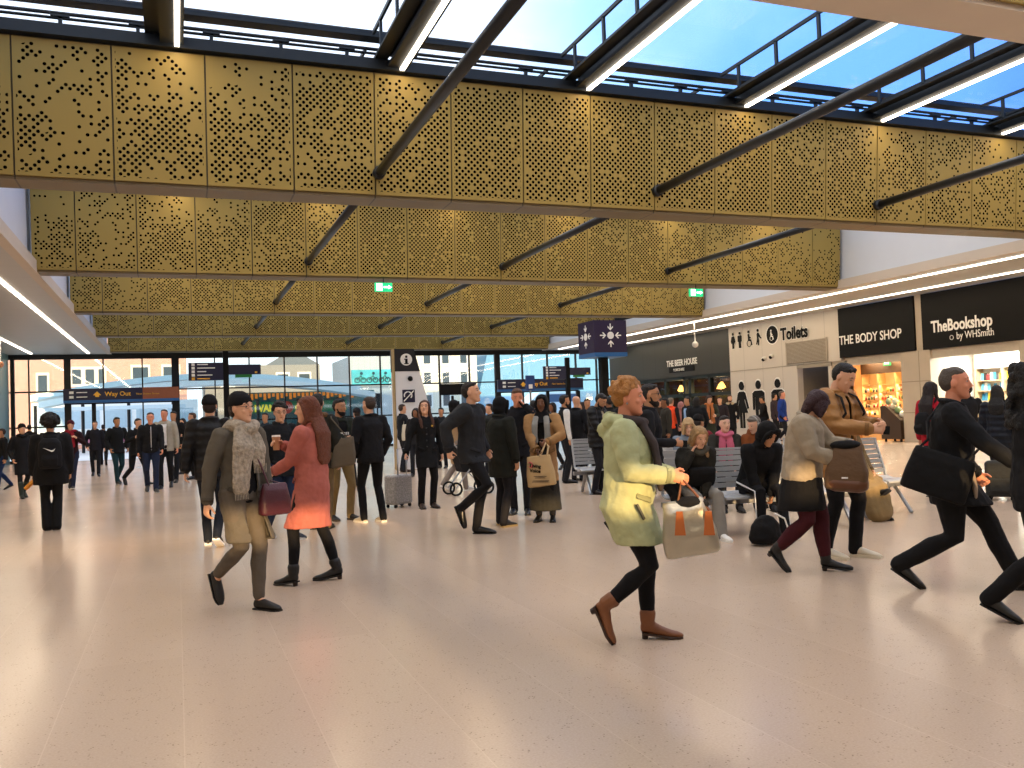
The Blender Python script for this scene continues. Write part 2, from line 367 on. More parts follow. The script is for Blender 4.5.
# ------------------------------------------------------------------ small ceiling items
for (X, Y, lab) in ((4.87, 21.5, 'green and white exit sign under the second gold beam, left one'), (13.9, 21.5, 'green and white exit sign under the second gold beam, right one')):
    t = thing('exit_sign', lab, 'sign', (X, Y, ZS-.24), 0, 'running man exit signs')
    box_obj('sign_case', (-.22, .22, -.03, .03, -.11, .11), emit('green_glow', '12b070', 1.3), t)
    bm = nb(); bx(bm, .0, .16, -.04, -.031, -.02, .02); prism(bm, [(.12, -.05), (.2, 0), (.12, .05)], 'y', -.04, -.031); bx(bm, -.18, -.04, -.04, -.031, -.09, .09); obj('pictogram', bm, emit('white_glow', 'ffffff', 2.2), t)
    bm = nb(); cyl(bm, V((0, .0, .11)), V((0, 0, .24)), .012, 8); obj('hanger', bm, MT['steel'], t)
for (X, Y, lab) in ((-6.2, 38, 'white dome camera hanging from the left soffit'), (19.9, 31.0, 'white dome camera hanging from the right soffit')):
    t = thing('dome_camera', lab, 'camera', (X, Y, ZS), 0, 'dome cameras')
    bm = nb(); cyl(bm, V((0, 0, -.85)), V((0, 0, 0)), .025, 8); obj('stem', bm, MT['wt'], t)
    bm = nb(); ball(bm, (0, 0, -.93), .13, .13, .13); obj('dome', bm, mat('camera_dome', 'c98a6a' if X < 0 else 'd8d8d4', .3), t, True)
# ================================================================== glass front wall
YF = 45.6
mx_ = [(-7.9, .10), (-6.96, .16), (-6.3, .05), (-4.71, .28), (-3.19, .06), (-1.49, .06), (-.02, .34), (1.79, .06), (3.42, .06), (5.12, .06), (6.76, .06), (8.4, .06), (10.02, .06), (11.6, .06), (13.23, .06), (14.92, .06), (16.54, .30), (18.02, .06), (19.54, .06), (21.3, .06), (22.6, .06), (24.1, .25)]
bm = nb()
for X, w_ in mx_: bx(bm, X-w_/2, X+w_/2, YF-.08, YF+.10, 0, 4.86)
def tr(x0, x1, z, h=.07): bx(bm, x0, x1, YF-.07, YF+.09, z-h/2, z+h/2)
tr(-8, 24.2, 4.9, .34); tr(-8, 24.2, 3.24); tr(-8, -4.7, 1.62); tr(0, 16.5, 1.62); tr(-8, -4.7, .06, .12); tr(0, 16.5, .06, .12); tr(21.4, 24.2, .06, .12)
fr = struct('window_7', bm, MT['mull'])
bm = nb(); bx(bm, -8, 24.2, YF+.0, YF+.015, 3.24, 4.8); bx(bm, -8, -4.7, YF, YF+.015, .1, 3.2); bx(bm, 0, 16.5, YF, YF+.015, .1, 3.2); bx(bm, 21.4, 24.2, YF, YF+.015, .1, 3.2)
obj('glass_pane', bm, MT['glass'], fr)
bm = nb(); bx(bm, -7.35, -7.1, 38.5, 45.5, 0, ZS); bx(bm, -8.3, -7.1, 38.3, 38.5, 0, ZS); struct('wall_left_screen', bm, boards('teal_screen', '6f8a86', 1.1, 'Y', .35, .5))
# door posts and doors under the two way-out signs
def doors(n, x0, x1, xs):
    bm = nb(); bx(bm, x0, x1, YF-.06, YF+.08, 2.62, 2.72)
    for x in xs: bx(bm, x-.09, x+.09, YF-.05, YF+.05, 0, 2.65)
    d = struct('door_%d' % n, bm, MT['mull'])
    return d
doors(1, -4.6, 0, (-3.62,)); doors(2, 16.6, 21.4, (19.5, 21.4))
def way_out(x0, x1, lab, brownend):
    t = thing('way_out_sign', lab, 'sign', ((x0+x1)/2, YF-.35, 0)); h = (x1-x0)/2
    box_obj('panel', (-h, h, -.12, .12, 2.80, 3.34), MT['navy'], t)
    box_obj('lower_edge', (-h, h, -.125, .125, 2.68, 2.80), MT['blue'], t)
    if brownend:
        p = box_obj('copper_end', (h-1.6, h, -.128, .12, 2.80, 3.34), mat('copper_panel', '9a5a3c', .5, .2), t)
    rt = (pi/2, 0, 0)
    s = text('lettering', 'Way Out', .29, MT['yel'], t, (-h*.30, -.15, 2.97), rt, bold=.005); text('lettering', 'New Station Street', .13, MT['yel'], t, (h*.24, -.15, 3.0), rt)
    bm = nb()
    prism(bm, [(-.17, 3.02), (.0, 3.20), (.17, 3.02), (.08, 3.02), (.08, 2.94), (-.08, 2.94), (-.08, 3.02)], 'y', -.15, -.13); a = obj('arrow', bm, MT['yel'], t); a.location = (-h*.43, 0, 0)
    bm = nb()
    for z in (2.95, 3.16): bx(bm, -h+.25, -h+.43, -.14, -.125, z-.06, z+.06); bx(bm, -h+.55, -h+1.0, -.14, -.125, z-.02, z+.02)
    obj('small_icons', bm, MT['wt'], t)
way_out(-4.85, .12, 'navy way out sign with copper end over the left entrance doors', True)
way_out(16.4, 21.5, 'navy way out sign over the right entrance doors', False)
# ================================================================== right side: shop fronts
XW = 23.3
bm = nb()
bx(bm, XW+.1, XW+.3, 33.57, 45.5, 2.95, ZS); struct('wall_beer_house_fascia', bm, MT['beer'])
bm = nb(); bx(bm, XW+.02, XW+.3, 29.6, 33.57, 0, ZS); bx(bm, XW+.02, XW+.3, 26.45, 29.6, 3.0, ZS); bx(bm, XW+.02, XW+.3, 27.0, 27.2, 0, 3.0); bx(bm, XW+.02, XW+.3, 29.0, 29.6, 0, 3.0)
struct('wall_right', bm, MT['toilet'])
bm = nb(); bx(bm, XW+.0, XW+.02, 26.45, 33.6, 2.98, 3.0); bx(bm, XW+.0, XW+.04, 27.0, 29.0, 2.84, 3.0); struct('trim_2', bm, mat('joint_line', '9a9284', .6))
bm = nb(); bx(bm, XW+2.2, XW+2.4, 26.6, 29.6, 0, 3.2); bx(bm, XW+.3, XW+2.3, 29.0, 29.1, 0, 3.2); struct('wall_passage', bm, mat('passage_wall', '8b8172', .6))
bm = nb(); bx(bm, XW+.05, XW+.3, 26.2, 27.0, 0, 3.0); bx(bm, XW-.05, XW+.6, 22.25, 23.5, 0, 3.07); bx(bm, XW-.05, XW+.6, 17.9, 18.95, 0, 3.07); bx(bm, XW-.03, XW+.6, -12, 17.9, 0, ZS)
st = struct('wall_pillars', bm, MT['stone'])
bm = nb()
for z in (1.0, 2.05):
    bx(bm, XW-.056, XW-.05, 22.25, 23.5, z-.012, z+.012)
bx(bm, XW-.056, XW-.05, 22.7, 22.72, 0, 3.07); struct('trim_3', bm, mat('stone_joint', '8a8070', .7))
bm = nb(); bx(bm, XW+.05, XW+.12, 18.9, 26.3, 2.78, 3.08); struct('wall_shop_bulkhead', bm, mat('bulkhead_paint', 'c2b8a6', .5))
bm = nb(); bx(bm, XW-.02, XW+.35, 22.5, 22.8, 3.07, ZS); struct('wall_rib', bm, MT['stone'])
def face_sign(name, lab, y0, y1, z0, z1, m, x=XW-.08):
    t = thing(name, lab, 'sign', (x, 0, 0)); box_obj('panel', (0, .12, y0, y1, z0, z1), m, t); return t
RW = (pi/2, 0, -pi/2)
t = face_sign('shop_sign', 'black fascia reading THE BODY SHOP in white capitals', 22.82, 26.42, 3.09, ZS-.02, MT['black'])
text('lettering', 'THE BODY SHOP', .46, MT['wt'], t, (-.02, 26.38, 3.58), RW, sx=.86, bold=.006)
t = face_sign('shop_sign', 'black fascia reading TheBookshop in white letters', 18.0, 22.48, 3.08, ZS-.02, MT['black'])
text('lettering', 'TheBookshop', .52, MT['wt'], t, (-.02, 22.08, 3.62), RW, sx=.79, bold=.014); text('lettering', 'by WHSmith', .33, MT['wt'], t, (-.02, 21.1, 3.31), RW, sx=.80)
bm = nb(); limb(bm, [V((-.025, 21.28+.07*cos(a), 3.38+.07*sin(a))) for a in [2*pi*i/12 for i in range(13)]], [.008]*13, n=6, round_=False); obj('swirl', bm, MT['wt'], t)
t = thing('shop_sign', 'small white THE BEER HOUSE lettering on dark cladding', 'sign', (XW+.08, 0, 0))
text('lettering', 'THE BEER HOUSE', .42, MT['wt'], t, (-.02, 39.1, 3.55), RW, sx=.86, bold=.012)
box_obj('name_plate', (-.01, .01, 36.6, 38.9, 3.22, 3.50), MT['black'], t); text('lettering', 'YORKSHIRE', .20, MT['wt'], t, (-.02, 38.5, 3.28), RW)
# toilets sign: pictograms and word
t = thing('toilets_sign', 'black Toilets lettering with row of people pictograms on the cream wall', 'sign', (XW+.01, 0, 0))
def picto(bm, y, z, h, kind, x=-.03):
    s = h/1.0
    def P(pts): prism(bm, [(y-u*s, z+v*s) for u, v in pts], 'x', x, x+.02)
    c = [(y, z+.9*s)]; prism(bm, [(y+.09*s*cos(a), z+.89*s+.09*s*sin(a)) for a in [2*pi*i/12 for i in range(12)]], 'x', x, x+.02)
    if kind == 'w': P([(-.07, .77), (.07, .77), (.13, .74), (.24, .42), (.18, .40), (.10, .62), (.09, .58), (.20, .32), (.09, .32), (.09, 0), (.015, 0), (.015, .32), (-.015, .32), (-.015, 0), (-.09, 0), (-.09, .32), (-.2, .32), (-.09, .58), (-.10, .62), (-.18, .40), (-.24, .42), (-.13, .74)])
    if kind == 'm': P([(-.12, .77), (.12, .77), (.2, .72), (.2, .38), (.14, .38), (.13, .64), (.11, .64), (.11, 0), (.02, 0), (.02, .38), (-.02, .38), (-.02, 0), (-.11, 0), (-.11, .64), (-.13, .64), (-.14, .38), (-.2, .38), (-.2, .72)])
    if kind == 'c':
        P([(-.06, .77), (.06, .77), (.08, .6), (.2, .58), (.2, .52), (.08, .5), (.1, .42), (.24, .42), (.34, .08), (.26, .06), (.18, .33), (-.04, .33), (-.08, .7)])
        limb(bm, [V((x+.01, y-.02*s+.2*s*cos(a), z+.2*s+.2*s*sin(a))) for a in [pi*.75+1.55*pi*i/12 for i in range(13)]], [.02*s]*13, n=6)
    if kind == 'b': P([(-.02, .76), (.08, .74), (.24, .50), (.34, .42), (.3, .37), (.16, .45), (.04, .55), (.1, .3), (.08, 0), (0, 0), (0, .28), (-.1, .05), (-.18, .08), (-.08, .4), (-.1, .66)])
for y, kd in ((33.2, 'w'), (32.7, 'm'), (32.05, 'c'), (31.4, 'b')):
    bm = nb(); picto(bm, y, 3.96, .80, kd, -.02); obj('pictogram_outline', bm, MT['wt'], t).scale = (1, 1, 1)
    bm = nb(); picto(bm, y, 3.99, .73, kd, -.035); obj('pictogram', bm, MT['black'], t)
bm = nb(); prism(bm, [(30.45-.42*cos(a), 4.36+.42*sin(a)) for a in [2*pi*i/24 for i in range(24)]], 'x', -.01, 0); obj('round_outline', bm, MT['wt'], t)
bm = nb(); prism(bm, [(30.45-.37*cos(a), 4.36+.37*sin(a)) for a in [2*pi*i/24 for i in range(24)]], 'x', -.02, -.01); obj('round_pictogram', bm, MT['black'], t)
bm = nb(); picto(bm, 30.5, 4.12, .46, 'c', -.04); obj('baby_figure', bm, MT['wt'], t)
text('lettering', 'Toilets', .68, MT['wt'], t, (-.015, 29.88, 4.08), RW, sx=.88, bold=.05); text('lettering', 'Toilets', .68, MT['black'], t, (-.03, 29.88, 4.08), RW, sx=.88, bold=.026)
t = thing('ventilation_grille', 'slatted metal grille on the cream wall below the Toilets lettering', 'vent', (XW-.01, 0, 0))
bm = nb(); bx(bm, 0, .03, 27.2, 29.55, 3.05, 3.92); obj('backing', bm, mat('vent_back', '8a8274', .6), t)
bm = nb()
for i in range(16): z = 3.1+i*.052; bx(bm, -.02, 0, 27.2, 29.55, z, z+.026)
bx(bm, -.025, 0, 27.15, 27.2, 3.02, 3.95); bx(bm, -.025, 0, 29.55, 29.6, 3.02, 3.95); obj('slats', bm, mat('vent_slat', 'b5ab9b', .5), t)
for i, (y, kd) in enumerate(((32.0, 'w'), (30.95, 'm'), (29.9, 'm'))):
    t = thing('wall_figure', ['big black standing figure with skirt on the toilet wall, left of three', 'big black standing figure on the toilet wall, middle of three', 'big black standing figure on the toilet wall, right of three'][i], 'wall graphic', (XW, 0, 0), 0, 'life size wall figures')
    y += [.75, .6, .35][i]
    bm = nb(); picto(bm, y, .42, 2.2, kd, -.005); o = obj('white_outline', bm, MT['wt'], t); o.location = (0, -y*.0, 0)
    bm = nb(); picto(bm, y, .45, 2.1, kd, -.015); obj('figure', bm, MT['black'], t)
for i, (y, z) in enumerate(((31.0, 3.35), (30.5, 3.42))):
    t = thing('dome_camera', ['small dark dome camera on toilet wall, left of the pair', 'small dark dome camera on toilet wall, right of the pair'][i], 'camera', (XW, y, z), 0, 'dome cameras')
    bm = nb(); cyl(bm, V((0, 0, .05)), V((-.12, 0, .05)), .08, 12); obj('mount', bm, MT['wt'], t)
    bm = nb(); ball(bm, (-.1, 0, 0), .07, .07, .07); obj('dome', bm, MT['black'], t, True)
# beer house front: dark frames, glass, warm inside
bm = nb()
for y in (33.6, 35.4, 37.1, 37.6, 39.4, 41.4, 43.4, 45.4): bx(bm, XW+.1, XW+.3, y-.09, y+.09, 0, 2.95)
for z in (.1, 2.05, 2.9): bx(bm, XW+.1, XW+.3, 33.6, 45.4, z-.08, z+.08)
fr = struct('window_9', bm, mat('teal_frame', '10211f', .4, .2)); bm = nb(); bx(bm, XW+.18, XW+.2, 33.6, 45.4, .1, 2.9); obj('glass_pane', bm, MT['glass'], fr)
bm = nb(); bx(bm, XW+.3, XW+4.6, 45.3, 45.5, 0, 4.9); bx(bm, XW+4.5, XW+4.7, 33, 45.5, 0, 3.2); bx(bm, XW+.3, XW+4.6, 33.4, 33.5, 0, 3.2); struct('wall_beer_house', bm, mat('pub_wall', '5a3a24', .7, 0, .4, 1.5))
bm = nb(); bx(bm, XW+.3, XW+4.7, 33.4, 45.5, 3.0, 3.2); struct('ceiling', bm, MT['dark'])
for i, (x, y) in enumerate(((1.2, 36.0), (1.4, 40.0), (2.6, 34.6), (2.6, 38.2), (2.8, 42.2))):
    t = thing('pendant_lamp', 'warm glowing pendant lamp inside the pub window, %s' % ['above the man in the fur collar', 'seen left of the door', 'at the right end', 'in the middle', 'at the left end'][i], 'lamp', (XW+x, y, 2.35), 0, 'pub pendant lamps')
    bm = nb(); loft(bm, [(V((0, 0, .28)), V((.05, 0, 0)), V((0, .05, 0))), (V((0, 0, 0)), V((.2, 0, 0)), V((0, .2, 0)))]); obj('lamp_shade', bm, emit('amber_shade', 'ffb45a', 5), t, True)
    bm = nb(); cyl(bm, V((0, 0, .28)), V((0, 0, .65)), .012, 6); obj('cord', bm, MT['black'], t)
    l = bpy.data.lights.new('pub_lamp', 'POINT'); l.energy = 45; l.color = (1, .6, .3); l.shadow_soft_size = .15; lo = bpy.data.objects.new('pub_lamp', l); COL.objects.link(lo); lo.location = (XW+x, y, 2.2)
# ------------------------------------------------------------------ shops behind the wall
bm = nb(); bx(bm, XW+.3, 28.5, 22.6, 22.75, 0, 3.1); struct('wall_shop_partition', bm, mat('white_partition', 'e4dfd4', .5))
bm = nb(); bx(bm, XW+.1, 28.5, 26.2, 26.4, 0, 3.1); struct('wall_shop_side', bm, mat('shop_side', '9c6a3c', .6))
bm = nb(); bx(bm, XW+.1, 28.5, 22.7, 26.3, 3.05, 3.2); struct('ceiling', bm, mat('shop_ceiling', 'cfa878', .6))
bm = nb(); bx(bm, XW+.1, 28.5, 17.9, 22.6, 3.05, 3.2); struct('ceiling', bm, MT['wt'])
bm = nb(); bx(bm, 28.3, 28.5, 17.8, 26.4, 0, 3.1); struct('wall_shop_back', bm, mat('shop_back', 'c9b59a', .6))
def shelf_unit(lab, x, y0, y1, zs, frame, back, glow, head, bays):
    t = thing('display_shelf', lab, 'shelves', (x, 0, 0))
    box_obj('back_panel', (0.3, .34, y0, y1, 0, 2.9), back, t)
    bm = nb()
    for i in range(bays+1):
        y = y0+(y1-y0)*i/bays; bx(bm, -.02, .3, y-.04, y+.04, 0, 2.9)
    obj('upright', bm, frame, t)
    for z in zs: box_obj('shelf', (0, .3, y0, y1, z-.03, z), frame, t)
    box_obj('base_cabinet', (-.1, .3, y0, y1, 0, .62), frame, t)
    box_obj('top_panel', (-.03, .0, y0, y1, zs[-1]+.40, 2.9), head, t)
    return t
X1 = 24.0
wood = mat('warm_wood', 'd8ab70', .5, 0, .1, 3); zs_ = [.64, .92, 1.20, 1.48, 1.76, 2.04]
shelf_unit('warm lit wooden wall of shelves inside the body care shop', X1, 22.9, 26.2, zs_, wood, mat('shelf_back', 'f0d090', .6), None, mat('dark_header', '3a2410', .6), 4)
shelf_unit('white shelving stocked with books inside the bookshop', X1+1.4, 18.2, 22.4, [.64, .98, 1.32, 1.66, 2.0], mat('pale_wood', 'cdb58c', .5), mat('pale_back', 'e8e4da', .6), None, MT['wt'], 4)
for (x, y, z, e_, c, sz_) in ((X1-.2, 24.4, 2.9, 170, (1, .76, .46), 3.0), (X1+.6, 20.2, 3.0, 300, (1, .95, .85), 4.0)):
    l = bpy.data.lights.new('shop_lamp', 'AREA'); l.shape = 'RECTANGLE'; l.size = .6; l.size_y = sz_; l.energy = e_; l.color = c; lo = bpy.data.objects.new('shop_lamp', l); COL.objects.link(lo); lo.location = (x, y, z)
o = box_obj('light_strip', (-.1, .1, -1.6, 1.6, -.03, 0), emit('warm_strip', 'ffd090', 6)); o.location = (X1-.2, 24.4, 3.04); tag(o, 'warm light strip on the ceiling inside the body care shop', 'light')
o = box_obj('light_panel', (-.5, .5, -2.0, 2.0, -.03, 0), emit('white_strip', 'ffffff', 4)); o.location = (X1+.4, 20.2, 3.04); o.name = 'ceiling_light'; tag(o, 'broad white light panel on the ceiling inside the bookshop', 'light')
for z in zs_[:-1]:
    l = bpy.data.lights.new('shelf_lamp', 'AREA'); l.shape = 'RECTANGLE'; l.size = .05; l.size_y = 3.2; l.energy = 30; l.color = (1, .80, .50); lo = bpy.data.objects.new('shelf_lamp', l); COL.objects.link(lo); lo.location = (X1+.03, 24.5, z+.24)
# products
pc = ['7a1c12', '2c2a14', 'b8860b', 'e8e0c0', '3a5a2a', 'c8452a', '1a1a1a', 'd9a0a0', '6a4020']
protos = []
for i, c in enumerate(pc):
    bm = nb(); h = .13+.02*(i % 3); r = .04
    loft(bm, [(V((0, 0, 0)), V((r, 0, 0)), V((0, r, 0))), (V((0, 0, h*.65)), V((r, 0, 0)), V((0, r, 0))), (V((0, 0, h*.75)), V((r*.4, 0, 0)), V((0, r*.4, 0))), (V((0, 0, h)), V((r*.4, 0, 0)), V((0, r*.4, 0)))], 10)
    protos.append((bm, c))
first = {}
rnd = random.Random(3)
for zi, z in enumerate(zs_[:5]):
    for q in range(24):
        if rnd.random() < .10: continue
        y = 23.02+q*.135+rnd.uniform(-.02, .02); i = (rnd.randrange(9)+q//3) % 9
        if i not in first:
            o = obj('bottle', protos[i][0], mat('bottle_plastic', pc[i], .3), None, True); first[i] = o
        else:
            o = first[i].copy(); COL.objects.link(o)
        o.location = (X1+.10, y, z); tag(o, 'small bottle or jar on the lit shelves of the body care shop', 'bottle', 'bottles on the body care shelves')
bc = ['c33', '28b', 'eee', '3a9', 'e80', '222', 'd5c', '6bd', 'fd4', 'a22', '2bd', '49c']
firstb = {}
for zi, z in enumerate([.64, .98, 1.32, 1.66, 2.0]):
    for q in range(34):
        if rnd.random() < .12: continue
        i = rnd.randrange(12) if zi != 3 else rnd.choice((1, 7, 10, 11, 2))
        if i not in firstb:
            bm = nb(); bx(bm, 0, .03, -.05, .05, 0, .2+.03*(i % 3)); bx(bm, -.004, 0, -.045, .045, .01, .19)
            c = ''.join(ch*2 for ch in bc[i]); o = obj('book', bm, mat('book_cover', c, .5), None); firstb[i] = o
        else:
            o = firstb[i].copy(); COL.objects.link(o)
        o.location = (X1+1.52, 18.3+q*.12, z); o.rotation_euler = (0, .12, 0); tag(o, 'book face out on the bookshop shelves', 'book', 'books on the bookshop shelves')
t = thing('shop_exit_sign', 'lit green sign inside the bookshop entrance', 'sign', (XW+1.3, 20.0, 2.72)); box_obj('sign_case', (-.02, .02, -.25, .25, -.1, .1), emit('teal_glow', '7fe0d0', 2), t); bm = nb(); prism(bm, [(.0, -.05), (.1, 0), (0, .05)], 'x', -.03, -.021); bx(bm, -.03, -.021, -.1, 0, -.02, .02); obj('pictogram', bm, MT['wt'], t)
t = thing('shop_exit_sign', 'small dark green sign over shelves inside the body care shop', 'sign', (X1-.15, 24.75, 2.78)); box_obj('sign_case', (-.02, .02, -.17, .17, -.09, .09), emit('green_sign', '0c6a3a', .8), t); bm = nb(); bx(bm, -.03, -.021, -.1, .1, -.03, .03); obj('pictogram', bm, MT['wt'], t)
# display stand in front of the pillar
t = thing('display_stand', 'dark wooden product stand by the stone pillar at the body care shop', 'display stand', (XW+.15, 24.0, 0))
dk = mat('dark_wood', '3a2818', .5); bm = nb(); prism(bm, [(-.45, .1), (.45, .1), (.45, 1.25), (.2, 1.25), (-.45, .75)], 'x', -.3, .3); obj('cabinet', bm, dk, t)
bm = nb()
for a, b in ((-.35, -.2), (.35, -.2), (-.35, .2), (.35, .2)): cyl(bm, V((b, a, 0)), V((b, a, .1)), .04, 8)
obj('castor', bm, MT['black'], t)
for i, (y, z, c) in enumerate(((-.3, .85, 'e8e8e0'), (-.1, 1.0, '7a9a70'), (.1, 1.12, 'e0d8c0'), (.3, 1.3, '88a080'), (0, 1.3, 'c8d0c0'))):
    bm = nb(); ball(bm, (0, 0, .1), .1, .1, .12); o = obj('product_pouch', bm, mat('pouch', c, .4), None, True); o.location = (XW+.1, 24+y, z+.0); tag(o, 'rounded gift pouch on the dark wooden product stand', 'pouch', 'pouches on the product stand')
# ================================================================== outside the glass wall
bm = nb(); bx(bm, -70, 90, 45.5, 130, -.25, -.02); struct('floor_street', bm, mat('paving', 'c2ccd4', .7, 0, .1, .6))
def building(name, lab, x0, x1, y0, y1, h, m, wins, wm=None, trim=None, roof=None, cat='building'):
    t = thing(name, lab, cat, (0, 0, 0))
    box_obj('wall', (x0, x1, y0, y1, 0, h), m, t)
    for (a, b, c, d) in wins:
        f = box_obj('window_frame', (a-.15, b+.15, y0-.12, y0+.05, c-.2, d+.2), trim or MT['wt'], t)
        box_obj('pane', (a, b, y0-.16, y0-.1, c, d), wm or mat('far_window', '4a5a66', .8, spec=.1), f)
    if roof: box_obj('cornice', (x0-.3, x1+.3, y0-.4, y1, h, h+.5), roof, t)
    return t
sal = brick('d8a08c', 'e8ccbe')
wd = [(-7.3, -6.7, 4.9, 6.0), (-6.4, -5.8, 4.9, 6.0), (-5.5, -5.1, 4.4, 6.0), (-3.1, -2.0, 4.4, 6.1), (-.9, .2, 4.4, 6.1), (-9.6, -9.0, 4.4, 5.6)]
building('brick_building', 'sunlit salmon brick building with white window surrounds beyond left doors', -26, .8, 74, 90, 13, sal, wd, None, mat('white_stone', 'f3ead8', .7), mat('white_stone', 'f3ead8', .7))
t = building('grey_building', 'distant grey town building with pointed gable behind the cycle shop', 2.5, 13, 86, 96, 6.9, mat('grey_stone', '9a9a98', .8), [(9, 10.0, 5, 6), (11, 12, 5, 6), (4, 5, 5, 6)])
bm = nb(); prism(bm, [(8, 6.9), (13, 6.9), (10.5, 8.4)], 'y', 86, 96); obj('gable', bm, mat('grey_slate', '6f7a86', .7), t)
t = building('round_building', 'pale grey rounded building with blue picture band behind the information pillar', 13.2, 18.9, 72, 80, 6.6, boards('ribbed', 'b6bfc4', .5, 'X', .6, .8), [])
box_obj('picture_band', (13.4, 18.7, 71.6, 72, 4.3, 5.5), mat('blue_mural', '28b4c8', .5, 0, .5, 1.2), t)
bm = nb()
for i in range(4):
    x = 13.8+i*1.0
    for dx in (0, .5): limb(bm, [V((x+dx+.2*cos(a), 71.55, 4.65+.2*sin(a))) for a in [2*pi*q/10 for q in range(11)]], [.05]*11, n=5, round_=False)
    limb(bm, [V((x, 71.5, 4.7)), V((x+.3, 71.5, 5.0)), V((x+.5, 71.5, 4.7))], [.06]*3, n=5); ball(bm, (x+.35, 71.5, 5.2), .12, .1, .12)
obj('painted_cyclists', bm, mat('mural_dark', '134a5a', .6), t)
building('cream_building', 'tall cream building with many windows beyond the glass wall, centre', 19.9, 25.6, 76, 92, 16, mat('cream_render', 'e9e4d4', .8), [(20.6+1.7*i, 21.2+1.7*i, z, z+1.0) for i in range(3) for z in (2.4, 4.4, 6.2)], mat('far_window', '4a5a66', .8, spec=.1))
t = thing('glass_tower', 'blue tinted glass building with sloping lines beyond the right doors', 'building', (0, 0, 0))
bm = nb(); prism(bm, [(26.2, 0), (60, 0), (60, 17), (34, 17), (29.5, 9.5), (28, 7.2)], 'y', 80, 90); obj('wall', bm, boards('blue_glass_wall', '7fb0cf', 1.6, 'X', .2, .6), t)
# curved canopy of the street opposite
t = thing('curved_canopy', 'long pale blue curved canopy roof across the street', 'canopy', (0, 0, 0))
for (dz, dy, c) in ((0, -1.2, 'dcecf2'), (.45, .4, 'c2dde8')):
    bm = nb(); pts = []
    for i in range(25):
        u = i/24; x = -8+(u*19.5 if dz else u*19.5+.6); z = 2.9+dz+1.35*sin(pi*(.05+.87*u))
        pts.append((x, z))
    poly = pts+[(x, z-.35) for x, z in pts[::-1]]
    prism(bm, poly, 'y', 58+dy, 60.5+dy); obj('roof_shell', bm, mat('canopy_metal', c, .35, .3, .08, .4), t, False)
bm = nb()
for i in range(8): cyl(bm, V((-8+2.6*i, 60.2, 0)), V((-8+2.6*i, 60.2, 3.0)), .10, 8)
for o_ in [0]: pass
obj('column', bm, MT['mull'], t)['kind'] = 'stuff'
# cycle shop under it
t = thing('cycle_shop', 'cycle shop front with green fascia and yellow EVANS lettering', 'shop', (0, 0, 0))
box_obj('wall', (3.6, 13, 61.4, 66, 0, 3.5), mat('shop_teal', '2a6a70', .4, 0, .5, .6), t)
box_obj('fascia', (4.6, 11.0, 61.1, 61.4, 2.1, 2.85), mat('evans_green', '0b8a5a', .5), t)
text('lettering', 'EVANS', .62, emit('evans_yellow', 'f6e21c', .5), t, (4.85, 61.05, 2.22), (pi/2, 0, 0), sx=.86, bold=.03); text('lettering', 'CYCLES', .5, emit('evans_yellow', 'f6e21c', .5), t, (7.5, 61.05, 2.26), (pi/2, 0, 0), sx=.95, bold=.02)
bm = nb(); prism(bm, [(6.95+.42*cos(a), 2.45+.42*sin(a)) for a in [2*pi*i/20 for i in range(20)]], 'y', 61.0, 61.08); obj('round_badge', bm, mat('evans_red', 'd8402c', .5), t)
bm = nb()
for i in range(32):
    x = 3.8+i*.28; bx(bm, x, x+.16, 61.2, 61.35, 3.0+.1*((i*7) % 3), 3.42)
o = obj('orange_display', bm, emit('orange_goods', 'e8842a', .6), t); o['kind'] = 'stuff'
# bus and shelter across the road, seen through the open doors
t = thing('bus', 'white and blue bus passing beyond the left entrance doors', 'bus', (0, 0, 0))
bm = nb(); bx(bm, -9, 1.4, 66, 68.5, .45, 3.3); obj('body', bm, mat('bus_white', 'e8f0f6', .3), t, False)
box_obj('lower_stripe', (-9.02, 1.42, 65.97, 66, .5, .95), mat('bus_red', 'b0708a', .4), t)
for i in range(5): box_obj('window', (-8.6+2*i, -6.9+2*i, 65.95, 66, 1.5, 2.7), mat('bus_window', 'a8c4d6', .5), t)
for x in (-7.4, -.8):
    bm = nb(); cyl(bm, V((x, 65.9, .48)), V((x, 66.2, .48)), .48, 16); obj('wheel', bm, MT['black'], t)
t = thing('bus_shelter', 'blue glazed shelter outside the left doors', 'shelter', (0, 0, 0)); bm = nb(); bx(bm, -7, .5, 56, 57.5, 2.55, 2.75)
obj('roof', bm, mat('shelter_blue', 'c4dbe8', .5), t); bm = nb()
for x in (-7, -4.5, -2, .4): bx(bm, x-.05, x+.05, 57.3, 57.4, 0, 2.6)
obj('post', bm, mat('shelter_blue', 'c4dbe8', .5), t)['kind'] = 'stuff'
t = thing('bus', 'pale van with dark windows beyond the right doors', 'van', (0, 0, 0)); bm = nb(); prism(bm, [(22.6, .4), (29, .4), (29, 2.9), (24.2, 2.9), (22.6, 1.6)], 'y', 58, 60.2); obj('body', bm, mat('van_paint', 'b8d8e2', .3), t)
t.name = 'van'; box_obj('window', (24.6, 28.4, 57.95, 58, 1.5, 2.5), mat('bus_window', 'a8c4d6', .5), t); box_obj('number_board', (24.5, 27.0, 57.94, 57.97, 2.2, 2.75), mat('board_dark', '24456a', .4), t)
for x in (24.2, 27.8):
    bm = nb(); cyl(bm, V((x, 57.9, .42)), V((x, 58.2, .42)), .42, 16); obj('wheel', bm, MT['black'], t)
